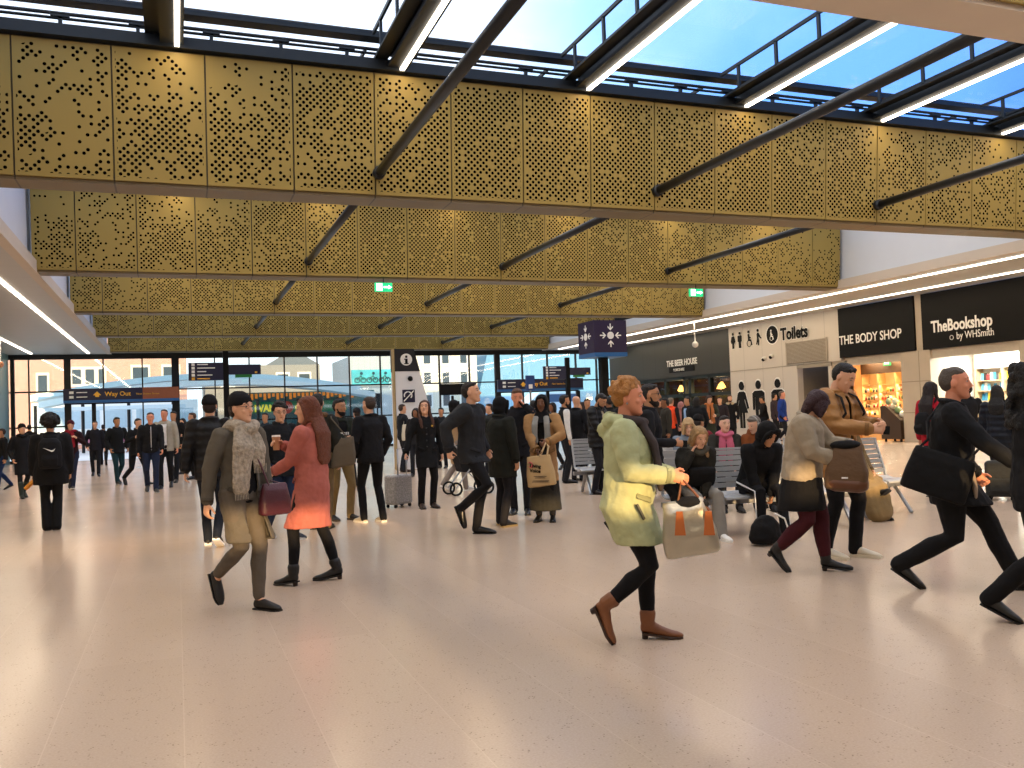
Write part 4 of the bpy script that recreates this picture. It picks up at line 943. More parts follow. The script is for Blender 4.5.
    for z in zst:
        a, b = {.90: (.178, .14), 1.0: (.172, .135), 1.12: (.158, .128), 1.25: (.172, .134), 1.36: (.180, .128), 1.43: (.145, .10), 1.475: (.082, .075)}[z]
        kk = k_*(F_ if z < 1.3 else (1+F_)/2)
        rings_.append(tor(z, a*kk, b*kk*(1.0 if z > 1.4 else 1.02), tp.get('belly', 0) if 1.0 <= z <= 1.25 else 0))
    loft(bm, rings_, 18)
    sw = tp.get('sleeve', 1.0)*k_
    if tp.get('sleeves', True):
        for (Sh, E, W, hd, nm, sd, cu) in arms:
            limb(bm, [S(Sh+V((-sd*.015, 0, .0))), S(Sh.lerp(E, .5)), S(E), S(E.lerp(W, .5)), S(W+(W-E).normalized()*-.005)], [.080*sw*s, .070*sw*s, .060*sw*s, .056*sw*s, .046*sw*s])
    else:
        if c2:
            b2 = nb()
            for (Sh, E, W, hd, nm, sd, cu) in arms: limb(b2, [S(Sh), S(Sh.lerp(E, .5)), S(E), S(W)], [.070*s, .064*s, .055*s, .044*s])
            soft('sleeves', b2, cloth(c2), root, cv, 2)
        for (Sh, E, W, hd, nm, sd, cu) in arms: ball(bm, S(Sh+V((-sd*.03, 0, 0))), .06*s, .07*s, .06*s)
    if tp.get('collar', 1):
        cr_ = []
        for i in range(13):
            a = R(-60+i*25); a = pi/2+R(35)+R(290)*i/12
            cr_.append(S(T((.078*cos(a), .070*sin(a)-.005, 1.475+.012*(1-sin(a))))))
        limb(bm, cr_, [(.016*s, .03*s*tp.get('collar', 1))]*13, ref=V((0, 0, 1)), n=8)
    if tp.get('hood'):
        hc = []
        for i in range(9):
            a = pi+R(-25)+R(230)*i/8; hc.append(S(T((.12*cos(a), .09*sin(a)-.03, 1.47+.02*(-sin(a))))))
        limb(bm, hc, [.028*s]+[.046*s]*7+[.028*s], n=10)
        limb(bm, [S(T((-.06, -.115, 1.46))), S(T((0, -.14, 1.40))), S(T((.06, -.115, 1.46)))], [.05*s, .06*s, .05*s], n=10)
    nm_ = {'coat': 'coat', 'jacket': 'jacket', 'puffer': 'jacket', 'hoodie': 'hoodie', 'vest': 'vest', 'sweater': 'jumper'}[tp['kind']]
    post = None
    if tp.get('open'): 
        zt_ = (1.43*s+dz*s); post = open_front(tp['open'][0]*s, tp['open'][1]*s, zt_, 0.1*s)
    jm = cloth(tp['c'], tp.get('rough', .85)) if tp['kind'] != 'puffer' else puffer(tp['c'])
    jk = soft(nm_, bm, jm, root, cv, 2, post, .026 if lod < 2 else .0); P.jacket = jk
    if tp.get('zip'):
        bm = nb(); pts = [S(T((.0, .128*F_*k_*[.98, .98, .98, .98, 1.0, .82][i]+.014+(tp.get('belly', 0) if z < 1.3 else 0), z))) for i, z in enumerate((.92, 1.0, 1.12, 1.25, 1.36, 1.43))]; limb(bm, pts, [(.006*s, .004*s)]*6, n=6); obj('zip', bm, mat('zip', tp['zip'], .4), root)
    if lod < 2 and tp.get('sleeves', True):
        darker = cloth(''.join('%02x' % int(int(tp['c'][i:i+2], 16)*.82) for i in (0, 2, 4)))
        for (Sh, E, W, hd, nm, sd, cu) in arms:
            d_ = (W-E).normalized(); bm = nb(); limb(bm, [S(W-d_*.035), S(W-d_*.002)], [.050*sw*s, .047*sw*s], round_=False, n=14); obj('cuff', bm, darker, root, True)
        if not seat and tp['kind'] in ('coat', 'jacket') and hem < .84:
            for sd in (-1, 1):
                pts = []
                for q_ in range(4):
                    th_ = R(66-q_*12); a_, b_ = .178*k_*F_+.010, .140*k_*F_+.010; pts.append(S(T((sd*a_*cos(th_), b_*sin(th_), .955+.012*q_))))
                bm = nb(); limb(bm, pts, [(.006*s, .020*s)]*4, ref=V((0, 1, 0)), n=8); obj('pocket_flap', bm, darker, root, True)
        if tp['kind'] == 'coat' and not tp.get('open') and not seat:
            for z in (1.30, 1.20, 1.10, 1.0):
                b_ = {1.30: .131, 1.20: .132, 1.10: .129, 1.0: .136}[z]*k_*(F_ if z < 1.3 else (1+F_)/2)+.012+(tp.get('belly', 0) if z <= 1.25 else 0)
                bm = nb(); ball(bm, S(T((.03, b_, z))), .012*s, .005*s, .012*s); obj('button', bm, mat('button', '20201e', .3), root, True)
    # ================= extras on body
    for ex in extra:
        e = ex[0]
        if e == 'scarf':
            bm = nb(); pts = []; k2 = ex[2] if len(ex) > 2 else 1.0
            for i in range(15):
                a = 2*pi*i/14; pts.append(S(T((.090*cos(a), .088*sin(a)+.01, 1.485+.016*sin(3*a)+.012*-sin(a)))))
            limb(bm, pts, [(.034*s*k2, .050*s*k2)]*15, ref=V((0, 0, 1)), n=10)
            tl = ex[3] if len(ex) > 3 else 1.05
            if tl:
                for sd in (-1, 1):
                    zb = tl+(.0 if sd < 0 else .06)
                    pts = [S(T((sd*.05, .105, 1.45))), S(T((sd*.06, .150*F_*k_, 1.32))), S(T((sd*.065, .155*F_*k_, (1.32+zb)/2))), S(T((sd*.07, .16*F_*k_, zb)))]
                    limb(bm, pts, [(.04*s*k2, .022*s*k2)]+[(.055*s*k2, .018*s*k2)]*3, n=10)
            soft('scarf', bm, ex[4] if len(ex) > 4 else cloth(ex[1]), root, cv, 2, None, .012)
        elif e == 'glasses':
            bm = nb(); 
            for sd in (-1, 1):
                pts = [S(Hd((sd*.031+.021*cos(a), .0955-abs(.03*cos(a))*.1, .014+.015*sin(a)))) for a in [2*pi*i/12 for i in range(13)]]; limb(bm, pts, [.0018*s]*13, n=5, round_=False)
                limb(bm, [S(Hd((sd*.052, .090, .018))), S(Hd((sd*.078, .02, .014)))], [.002*s]*2, n=5)
            limb(bm, [S(Hd((-.010, .100, .017))), S(Hd((.010, .100, .017)))], [.002*s]*2, n=5)
            gl_ = obj('glasses', bm, mat('spectacle_frame', ex[1], .3), root)
            if len(ex) > 2:
                bm = nb()
                for sd in (-1, 1): ball(bm, S(Hd((sd*.031, .095, .013))), .022*s, .004*s, .016*s, HX_, HY_, HZ_)
                obj('dark_lens', bm, mat('dark_lens', '08080a', .1), gl_, True)
        elif e == 'beard':
            bm = nb(); loft(bm, [(S(Hd((0, y, z))), HX_*a*hs, HY_*b*hs) for z, a, b, y in ((-.126, .022, .022, .060), (-.112, .040, .042, .050), (-.088, .054, .064, .034), (-.068, .062, .070, .022), (-.06, .055, .055, .022))], 16)
            for sd in (-1, 1): limb(bm, [S(Hd((sd*.058, .03, -.07))), S(Hd((sd*.071, .012, -.02)))], [.012*s, .008*s], n=8)
            limb(bm, [S(Hd((-.028, .078, -.062))), S(Hd((0, .096, -.042))), S(Hd((.028, .078, -.062)))], [.006*s]*3, n=6)
            soft('beard', bm, mat('beard_hair', ex[1], .9, 0, .2, 60, .5, 150), root, .006, 1, None, -.004)
        elif e == 'headphones':
            bm = nb(); pts = [S(Hd((.088*cos(a), -.005, .03+.105*sin(a)))) for a in [R(-10+i*20) for i in range(11)]]; limb(bm, pts, [(.012*s, .005*s)]*11, n=6); 
            hp = obj('headphones', bm, mat('headphone', ex[1], .4), root, True)
            for sd in (-1, 1):
                bm = nb(); ball(bm, S(Hd((sd*.088, -.005, 0))), .018*s, .035*s, .038*s, HX_, HY_, HZ_); obj('ear_cup', bm, mat('headphone', ex[1], .4), hp, True)
        elif e == 'furcollar':
            bm = nb(); pts = [S(T((.10*cos(a), .095*sin(a)-.01, 1.465-.012*sin(a)))) for a in [pi/2+R(30)+R(300)*i/12 for i in range(13)]]; limb(bm, pts, [.040*s]*13, n=8); soft('fur_collar', bm, mat('fur', ex[1], .95, 0, .35, 50, .8, 120), root, .011, 1, None, -.02)
        elif e == 'patch':      # flat marking sewn on cloth: (x, y, z, w, h, colour)
            x, y, z, ww, hh, c = ex[1:]; bm = nb(); ball(bm, S(T((x, y, z))), ww*s, .006*s, hh*s); obj('badge', bm, mat('badge', c, .6), root, True)
        elif e == 'band':       # a band on a sleeve
            i = ex[1]; Sh, E, W = arms[i][:3]; bm = nb(); c = Sh.lerp(E, .62); d = (E-Sh).normalized(); limb(bm, [S(c-d*.03), S(c+d*.03)], [.078*sw*s]*2, round_=False); obj('arm_label', bm, cloth(ex[2]), root, True)
        elif e == 'stripe':     # stripe down each leg
            bm = nb()
            for (B, Rm, A, sd), K in zip(feet, knees):
                Hp = V((sd*HX, py_, pz)); o_ = V((sd*.068, 0, 0.01)); limb(bm, [S(Hp+o_*1.6), S(Hp.lerp(K, .5)+o_*1.35), S(K+o_), S(A+o_*.85)], [(.006*s, .012*s)]*4, ref=V((1, 0, 0)), n=6)
            obj('side_stripe', bm, cloth(ex[1]), root, True)
        elif e == 'hem':
            pass
    # ================= hair and hats
    hk, hc_ = hair[0], hair[1]; hm = mat('hair', hc_, .6, 0, .35, 40, .7, 90, .4)
    bm = nb(); bl = lambda x, y, z, a, b, c: ball(bm, S(Hd((x, y, z))), a*s, b*s, c*s, HX_, HY_, HZ_)
    hv = .0085 if lod < 2 else .013
    if hk in ('short', 'side', 'crew', 'long', 'bob', 'bun', 'curlyshort'):
        v = {'crew': -.002, 'bob': .004, 'long': .002}.get(hk, 0)
        bl(0, -.012, .072, .077+v, .094+v, .060+v); bl(0, -.040, .028, .081+v, .078+v, .095+v)
        if hk == 'short' or hk == 'side': limb(bm, [S(Hd((-.048, .050, .098))), S(Hd((0, .062, .106))), S(Hd((.048, .050, .098)))], [.016*s, .02*s, .016*s], n=8)
        if hk == 'curlyshort':
            rr_ = random.Random(5)
            for i in range(40):
                a = rr_.uniform(0, 2*pi); e_ = rr_.uniform(-.1, 1.45); d = V((cos(a)*cos(e_)*.088, sin(a)*cos(e_)*.100-.015, sin(e_)*.092+.045))
                if d.y > .05 and d.z < .075: continue
                bl(d.x, d.y, d.z, .026, .026, .024)
        if hk == 'long':
            zl = hair[2] if len(hair) > 2 else 1.22; bt = T((0, -.135*bulk, zl))
            mid = Hd((0, -.075, -.09)); limb(bm, [S(Hd((0, -.07, .03))), S(mid), S(T((0, -.13, 1.40))), S(bt)], [(.084*s, .050*s), (.098*s, .055*s), (.130*s, .045*s), (.11*s, .030*s)], n=12)
            for sd in (-1, 1):
                bl(sd*.070, -.008, -.01, .022, .045, .075)
                limb(bm, [S(Hd((sd*.060, .045, .075))), S(Hd((sd*.083, .018, .0))), S(Hd((sd*.085, .0, -.10))), S(T((sd*.10, .075, 1.42))), S(T((sd*.095, .115*F_, max(zl+.06, 1.2))))], [.018*s, .022*s, .028*s, (.032*s, .024*s), (.022*s, .016*s)], n=8)
        if hk == 'bob':
            limb(bm, [S(Hd((0, -.05, .03))), S(Hd((0, -.05, -.05))), S(Hd((0, -.045, -.115)))], [(.092*s, .062*s), (.100*s, .062*s), (.088*s, .05*s)], n=14)
            for sd in (-1, 1): limb(bm, [S(Hd((sd*.05, .06, .075))), S(Hd((sd*.082, .03+(.025 if len(hair) > 2 else 0), .01))), S(Hd((sd*.082, .02+(.045 if len(hair) > 2 else 0), -.09)))], [.02*s, .028*s, .026*s], n=8)
            if len(hair) > 2:
                for sd in (-1, 1): bl(sd*.062, .030, -.02, .034, .062, .085)
            if len(hair) > 2: limb(bm, [S(Hd((-.05, .075, .062))), S(Hd((0, .090, .066))), S(Hd((.05, .075, .062)))], [.018*s]*3, n=8)
        if hk == 'bun': bl(0, -.10, .09, .04, .04, .04)
    elif hk == 'afro':
        rr_ = random.Random(9); bl(0, -.02, .05, .12, .12, .12)
        for i in range(110):
            a = rr_.uniform(0, 2*pi); e_ = rr_.uniform(-.5, 1.5); bl(cos(a)*cos(e_)*.128, sin(a)*cos(e_)*.125-.025, sin(e_)*.115+.06, .024, .024, .026)
    elif hk == 'bigcurl':
        rr_ = random.Random(4); bl(0, -.03, .04, .12, .12, .12)
        for i in range(90):
            a = rr_.uniform(0, 2*pi); z_ = rr_.uniform(-.28, .14); d = .12+(-z_)*.1
            if sin(a) > .55 and z_ < .07: continue
            bl(cos(a)*d, sin(a)*d-.04, z_, .036, .036, .04)
        limb(bm, [S(Hd((0, -.07, 0))), S(Hd((0, -.09, -.24)))], [(.11*s, .06*s)]*2, n=12)
    elif hk == 'beanie':
        bm2 = bm; loft(bm, [(S(Hd((0, y, z))), HX_*a*s, HY_*b*s) for z, a, b, y in ((.020, .080, .098, -.024), (.03, .090, .108, -.018), (.06, .090, .108, -.016), (.095, .080, .096, -.016), (.125, .060, .072, -.02), (.145, .03, .038, -.024))], 18)
        soft('beanie', bm, cloth(hc_), root, hv, 2, None, .004)
        bm = nb(); bl = lambda x, y, z, a, b, c: ball(bm, S(Hd((x, y, z))), a*s, b*s, c*s, HX_, HY_, HZ_); bl(0, -.045, -.01, .076, .06, .075)
        hm = mat('hair', '2a1c14', .6, 0, .35, 40, .7, 90, .4)
    elif hk == 'hijab':
        bl(0, -.022, .03, .096, .112, .110); bl(0, -.035, -.05, .092, .09, .09)
        for sd in (-1, 1): limb(bm, [S(Hd((sd*.050, .068, .085))), S(Hd((sd*.076, .055, .01))), S(Hd((sd*.064, .055, -.07))), S(Hd((0, .070, -.135)))], [.018*s, .02*s, .022*s, .024*s], n=8)
        limb(bm, [S(Hd((-.05, .068, .085))), S(Hd((0, .086, .094))), S(Hd((.05, .068, .085)))], [.017*s]*3, n=8)
        loft(bm, [(S(Hd((0, .0, -.10))), HX_*.085*s, HY_*.085*s), (S(T((0, .01, 1.46))), ax*.115*s, V((0, 1, 0))*.105*s), (S(T((0, .01, 1.38))), ax*.185*s, V((0, 1, 0))*.145*s), (S(T((0, .015, hair[2] if len(hair) > 2 else 1.28))), ax*.17*s, V((0, 1, 0))*.155*s)], 18)
    elif hk == 'hood':
        bl(0, -.03, .03, .108, .125, .125); bl(0, -.05, -.06, .10, .10, .10)
        limb(bm, [S(Hd((-.088, .05, -.06))), S(Hd((-.088, .068, .05))), S(Hd((-.05, .092, .115))), S(Hd((0, .10, .130))), S(Hd((.05, .092, .115))), S(Hd((.088, .068, .05))), S(Hd((.088, .05, -.06)))], [.022*s]*7, n=8)
        loft(bm, [(S(Hd((0, -.02, -.10))), HX_*.09*s, HY_*.085*s), (S(T((0, -.01, 1.44))), ax*.13*s, V((0, 1, 0))*.11*s)], 16)
    if hk != 'bald':
        isc = hk in ('hijab', 'hood')
        soft({'hijab': 'headscarf', 'hood': 'hood'}.get(hk, 'hair'), bm, cloth(hc_) if isc else hm, root, hv, 2, None, .006 if isc else (-.010 if hk in ('short', 'side', 'crew', 'beanie', 'bob', 'long') else -.022))
    return P
_pf = {}
def puffer(hexc):           # quilted cloth: sewn rows across
    if hexc in _pf: return _pf[hexc]
    m = cloth(hexc).copy(); N = m.node_tree.nodes; L = m.node_tree.links; b = N['Principled BSDF']; b.inputs['Roughness'].default_value = .55
    tc = N.new('ShaderNodeTexCoord'); wv = N.new('ShaderNodeTexWave'); wv.bands_direction = 'Z'; wv.inputs['Scale'].default_value = 3.2; wv.inputs['Distortion'].default_value = .8
    L.new(tc.outputs['Object'], wv.inputs['Vector']); bp = N.new('ShaderNodeBump'); bp.inputs['Distance'].default_value = .02; bp.inputs['Strength'].default_value = .55
    L.new(wv.outputs['Fac'], bp.inputs['Height']); old = b.inputs['Normal'].links[0].from_socket; L.new(old, bp.inputs['Normal']); L.new(bp.outputs[0], b.inputs['Normal'])
    _pf[hexc] = m; return m
# ------------------------------------------------------------------ things people carry
def held(P, name, label, cat, pts_local=None, at=None, group=None):   # a thing whose frame is the person's own
    t = thing(name, label, cat, P.g, P.rz, group); return t
def phone(P, hand, label):
    Sh, E, W, hd, nm, sd, cu = P.arms[hand]; c = W+hd*.09+nm*.022; t = held(P, 'phone', label, 'phone'); q = P.norm
    th = nm.cross(hd)
    bm = nb(); A = []
    for u in (-1, 1):
        for v in (-1, 1):
            for w_ in (-1, 1): A.append(bm.verts.new(q(c+hd*.07*u+th*.036*v+nm*.004*w_)))
    for f in ((0,1,3,2),(4,6,7,5),(0,4,5,1),(2,3,7,6),(0,2,6,4),(1,5,7,3)): bm.faces.new([A[i] for i in f])
    obj('case', bm, MT['black'], t); return t
def palm(P, hand, k=.06, n=.02): Sh, E, W, hd, nm, sd, cu = P.arms[hand]; return W+hd*k+nm*n
def backpack(P, label, c, c2=None, z=1.16, k=1.0, mark=False, off=-.235, fr=1.0):
    t = held(P, 'backpack', label, 'backpack'); q = P.norm; bm = nb(); T = P.T
    loft(bm, [(q(T((0, off, z-.23*k))), V((.12*k, 0, 0)), V((0, .055, 0))), (q(T((0, off, z-.20*k))), V((.155*k, 0, 0)), V((0, .095, 0))), (q(T((0, off-.01, z))), V((.16*k, 0, 0)), V((0, .10, 0))), (q(T((0, off, z+.17*k))), V((.145*k, 0, 0)), V((0, .085, 0))), (q(T((0, off+.01, z+.235*k))), V((.09*k, 0, 0)), V((0, .05, 0)))], 20)
    soft('bag_body', bm, cloth(c), t, .012, 2, None, .008)
    bm = nb(); loft(bm, [(q(T((0, off-.085, z-.19*k))), V((.10*k, 0, 0)), V((0, .03, 0))), (q(T((0, off-.10, z-.08*k))), V((.11*k, 0, 0)), V((0, .04, 0))), (q(T((0, off-.085, z+.0*k))), V((.10*k, 0, 0)), V((0, .02, 0)))], 16)
    soft('front_pocket', bm, cloth(c2 or c), t, .011, 2)
    for sd in (-1, 1):
        bm = nb(); limb(bm, [q(T((sd*.10, off+.06, z+.2*k))), q(T((sd*.115, -.02, 1.50))), q(T((sd*.125, .11*fr, 1.42))), q(T((sd*.15, .155*fr, 1.28))), q(T((sd*.175*fr, .06, 1.08))), q(T((sd*.14, off+.05, z-.17*k)))], [(.022, .006)]*6, n=8); obj('strap', bm, cloth(c2 or c), t, True)
    if mark:        # curved tick emblem
        bm = nb(); o = q(T((0, off-.115, z+.06)))
        pts = [(-.075, .02), (-.05, -.022), (-.025, -.03), (.09, .035), (-.02, -.008), (-.05, -.002)]
        A = [bm.verts.new(o+V((-u*1.0, 0, v))) for u, v in pts]; B = [bm.verts.new(o+V((-u*1.0, -.008, v))) for u, v in pts]
        bm.faces.new(A); bm.faces.new(B[::-1])
        for i in range(6): bm.faces.new([A[i], B[i], B[(i+1) % 6], A[(i+1) % 6]])
        obj('emblem', bm, MT['wt'], t)
    return t
def bagbox(P, name, label, cat, c, X, Z, wd, ht, dp, m, strap=None, strapm=None, taper=.9, vox=.012, sr=.008):
    """a soft bag: centre c, width axis X, up axis Z (posed norm coords)"""
    t = held(P, name, label, cat); q = P.norm; X = V(X).normalized(); Z = V(Z).normalized(); Y = Z.cross(X).normalized(); bm = nb()
    rs = []
    for f, a, b in ((-.5, .90, .60), (-.46, 1, .95), (-.1, 1, 1.0), (.3, taper, .75), (.47, taper*.97, .35), (.5, taper*.9, .15)):
        cc = q(V(c)+Z*ht*f); hw, hd_ = wd/2*a, dp/2*b; 
        v = []
        for i in range(20):
            an = 2*pi*i/20; cx, cy = cos(an), sin(an); e_ = .35
            v.append(bm.verts.new(cc+X*hw*math.copysign(abs(cx)**e_, cx)+Y*hd_*math.copysign(abs(cy)**(.6), cy)))
        rs.append(v)
    for p_, r_ in zip(rs, rs[1:]):
        for i in range(20): bm.faces.new([p_[i], p_[(i+1) % 20], r_[(i+1) % 20], r_[i]])
    bm.faces.new(rs[0]); bm.faces.new(rs[-1])
    body = soft('bag_body', bm, m, t, vox, 2, None, .006)
    for st in ([strap] if strap else []):
        bm = nb(); limb(bm, [q(V(p)) for p in st], [(sr, sr*.5)]*len(st), n=8); obj('handle' if name in ('tote_bag', 'handbag') else 'strap', bm, strapm or m, t, True)
    return t, body, X, Y, Z
def suitcase(loc, rz, label, c, h=.55, w_=.38, d=.24, lean=0, handle=.4, m=None, mark=None):
    t = thing('suitcase', label, 'suitcase', loc, rz); t.rotation_euler = (R(lean), 0, rz)
    bm = nb(); bx(bm, -w_/2, w_/2, -d/2, d/2, .05, h+.05); o = obj('shell', bm, m or cloth(c), t); md = o.modifiers.new('bevel', 'BEVEL'); md.width = .045; md.segments = 3
    bm = nb(); bx(bm, -w_/2+.05, w_/2-.05, -d/2-.03, -d/2, .12, h*.62); o = obj('front_pocket', bm, m or cloth(c), t); md = o.modifiers.new('bevel', 'BEVEL'); md.width = .02; md.segments = 2
    for sx in (-1, 1):
        for sy in (-1, 1):
            bm = nb(); cyl(bm, V((sx*(w_/2-.05), sy*(d/2-.04)-.012, .03)), V((sx*(w_/2-.05), sy*(d/2-.04)+.012, .03)), .03, 10); obj('wheel', bm, MT['black'], t)
    if handle:
        bm = nb()
        limb(bm, [V((-.10, d/2-.03, h)), V((-.10, d/2-.03, h+.05+handle)), V((.10, d/2-.03, h+.05+handle)), V((.10, d/2-.03, h))], [.012]*4, n=6); obj('pull_handle', bm, MT['metal'], t, True)
    return t
# ================================================================== benches and the people
def bench_at(px, py, face, n, lab):
    g = floor_at(px, py); away = V((g.x, g.y, 0)).normalized(); right = V((away.y, -away.x, 0)); fd = right*cos(R(face))+away*sin(R(face))
    rz = math.atan2(fd.y, fd.x)+pi/2; t = bench(g, rz, n, lab); t['_f'] = 0; del t['_f']
    return (g, rz)
def seat(b, i, fwd=.06):
    g, rz = b; p = M.Translation(g) @ rotz(rz) @ V(((i+.5)*.58, -fwd+.04, 0)); return dict(wpos=p, world_face=math.degrees(rz)+180)
B1 = bench_at(577, 494, 285, 3, 'slatted steel bench, empty, left of the woman in the pale green coat')
B2 = bench_at(668, 537, 291, 4, 'steel bench under the woman on the phone and the man in the black hood')
B3 = bench_at(666, 510, 275, 4, 'steel bench behind, under the woman with the pink scarf')
B4 = bench_at(722, 500, 82, 3, 'furthest steel bench of the seating group, facing away')
B5 = bench_at(840, 518, 318, 2, 'steel bench at the right end, behind the man in the brown coat')
J = lambda c='17181b', hem=.84, **k: dict(kind='jacket', c=c, hem=hem, **k)
C_ = lambda c='17181b', hem=.6, **k: dict(kind='coat', c=c, hem=hem, **k)
dkh = 'trousers'
# ---------------------------------------------------------------- the left crowd
person(3, 490, 1.55, 200, 'stepL', label='person in dark jacket and blue jeans cut off by the left edge', top=J(), legs=('jeans', '1c2f55'), lod=2, skin='tan')
person(23, 498, 1.62, 285, 'stepR', 'pocket', 'pocket', 'person in dark knee coat, beanie and green boots walking in at far left', 'fair', ('beanie', '101012'), C_('15161a', .55), ('leggings', '1a1c20'), ('highboot', '16261f'), 2, extra=(('scarf', '15161a', 1.0, 0),))
P3 = person(52, 530, 1.66, 88, dict(fl=(-.075, .02, 0, 0), fr=(.075, 0, 0, 0)), dict(p=(-.25, .08, .82)), 'hang', 'person with curly black hair seen from behind carrying a black rucksack', 'tan', ('afro', '0d0b0b'), J('101114', .70, k=1.1), ('wide', '0e0f12', .8), ('boot', '2a1c14'), 1, bulk=1.12, fat=1.12)
backpack(P3, 'black backpack with white tick emblem on the curly haired person', '111216', None, 1.18, 1.0, True)
t = held(P3, 'parcel', 'orange parcel held low by the curly haired person', 'parcel'); c = palm(P3, 0, .12); bm = nb(); limb(bm, [P3.norm(c+V((.05, -.02, .06))), P3.norm(c+V((-.13, .02, -.12)))], [(.05, .03)]*2, ref=V((0, 1, 0)), n=4, round_=False); obj('wrapping', bm, mat('orange_card', 'd98a1c', .6), t)
person(72, 489, 1.72, 262, 'walkL', 'strap', 'hang', 'person in maroon beanie and red hooded top walking in on the left', 'fair', ('beanie', '4a1620'), J('2a1216', .8, hood=1), ('jeans', '1a2238'), ('sneaker', '181818'), 2, extra=(('scarf', '8a1c2c', 1, 1.1),))
person(104, 465, 1.66, 92, 'walkL', label='dark silhouetted person leaving through the open left doors', top=C_('0f1216', .75), lod=2, skin='tan')
P6 = person(118, 484, 1.74, 292, 'stepR', 'pocket', 'pocket', 'man with cropped dark hair, black jacket and dark teal jeans', 'tan', ('short', '15100c'), J('14171a', .8), ('jeans', '1d3a44'), ('sneaker', '1a1a1a', '888888'), 2)
P7 = person(137, 485, 1.76, 300, 'strideL', 'back', 'strap', 'man in black leaning into his stride with a bag strap across', 'fair', ('short', '20150f'), J('121418', .82), ('trousers', '14161c'), lod=2, lean=10)
bm_ = None
P8 = person(152, 492, 1.78, 272, 'stepL', 'fwd', 'hang', 'man in black zip jacket and blue jeans facing the camera, front of left group', 'ruddy', ('crew', '20140f'), J('15161a', .86, zip='d8d8d8', k=1.05), ('jeans', '1c2740'), ('sneaker', '2a2a2a', '999999'), 1)
person(166, 488, 1.86, 262, 'stepR', 'hang', 'hang', 'tall man in beige jacket and white shirt behind the zip jacket man', 'ruddy', ('crew', '2a1c14'), J('a09a8c', .82, under='e8e8ea', open=(.06, .07)), ('trousers', '15171c'), lod=2, bulk=1.05)
person(175, 482, 1.84, 255, 'stepL', 'pocket', 'hang', 'young man in plain black jacket at the right of left group', 'tan', ('short', '0d0a0a'), J('111215', .82), ('jeans', '10141c'), lod=2)
P11 = person(194, 479, 1.80, 200, 'stand', 'cross', 'hold', 'brown haired person half hidden left of the man in the puffer jacket', 'fair', ('short', '4a2f1e'), J('14161a', .84), lod=2)
t = held(P11, 'paper', 'white folded paper held left of the puffer jacket man', 'paper'); bm = nb(); c = palm(P11, 1, .05); bx(bm, -.10+c.x, .10+c.x, c.y, c.y+.01, c.z-.15, c.z+.17); obj('sheet', bm, MT['wt'], t)
person(184, 474, 1.68, 240, 'stand', label='person with dark hair standing far back between left group and puffer man', lod=2, top=C_('20242c', .7), hair=('bob', '120e0e'))
P12 = person(213, 546, 1.80, 82, 'stepL', dict(p=(-.29, -.02, .83)), 'pocket', 'man in black quilted puffer jacket and beanie seen from behind', 'fair', ('beanie', '0e0f12'), dict(kind='puffer', c='121317', hem=.78, k=1.08, sleeve=1.08), ('jeans', '141a26', .92), ('sneaker', '141416', 'e6e6e6'), 1)
# ---------------------------------------------------------------- woman in grey coat
gw = person(243, 609, 1.69, 308, dict(fl=(-.07, .17, 0, 0), fr=(.09, -.30, 62, .06)), dict(p=(-.24, .06, .86)), dict(p=(.27, -.08, .84)), 'woman in open grey coat, black beanie and big scarf walking right', 'fair', ('beanie', '0c0c0f'),
            dict(kind='coat', c='5c564c', hem=.56, k=1.02, open=(.06, .13), under='101013', flare=1.12), ('leggings', '5d554b', 1.12), ('flat', '141212'), 0, 2, (10, 0), extra=(('glasses', '5a3a2a'),))
sc = mat('mottled_knit', 'a09482', .95, 0, .75, 38, .9, 40)
def add_scarf(P, m, zl=.98, zr=1.18):
    T, S_ = P.T, P.norm; bm = nb()
    pts = [S_(T((.095*cos(a), .092*sin(a)+.012, 1.475+.02*sin(3*a)))) for a in [2*pi*i/14 for i in range(15)]]; limb(bm, pts, [(.05, .062)]*15, ref=V((0, 0, 1)), n=10)
    pts = [S_(T((.07, .11, 1.44))), S_(T((.095, .165, 1.32))), S_(T((.115, .170, 1.18))), S_(T((.125, .17, zl)))]; limb(bm, pts, [(.075, .04), (.10, .035), (.095, .03), (.08, .025)], n=10)
    pts = [S_(T((-.06, .10, 1.42))), S_(T((-.07, .155, 1.3))), S_(T((-.06, .165, zr)))]; limb(bm, pts, [(.06, .035), (.07, .03), (.06, .025)], n=10)
    s_ = soft('scarf', bm, m, P.root, .010, 2, None, .02)
    for x, z in ((.125, zl), (-.06, zr)):
        bm = nb()
        for i in range(9):
            o = S_(T((x-.06+.015*i, .175, z))); limb(bm, [o, o+V((0, .005, -.07))], [.004, .003], n=5)
        obj('fringe', bm, m, s_)
add_scarf(gw, sc)
bagbox(gw, 'handbag', 'burgundy leather shoulder bag on the hip of the woman in grey coat', 'handbag', (-.17, .22, .88), (1, -.25, 0), (0, 0, 1), .26, .26, .11, mat('burgundy_leather', '4a1c26', .4, 0, .1, 10, .2, 60),
       [(-.08, .26, 1.0), (-.06, .20, 1.15), (.03, .16, 1.38), (.11, .06, 1.47), (.14, -.10, 1.42), (.0, -.17, 1.2), (-.20, -.02, 1.05), (-.27, .17, 1.0)], taper=.82, sr=.009)
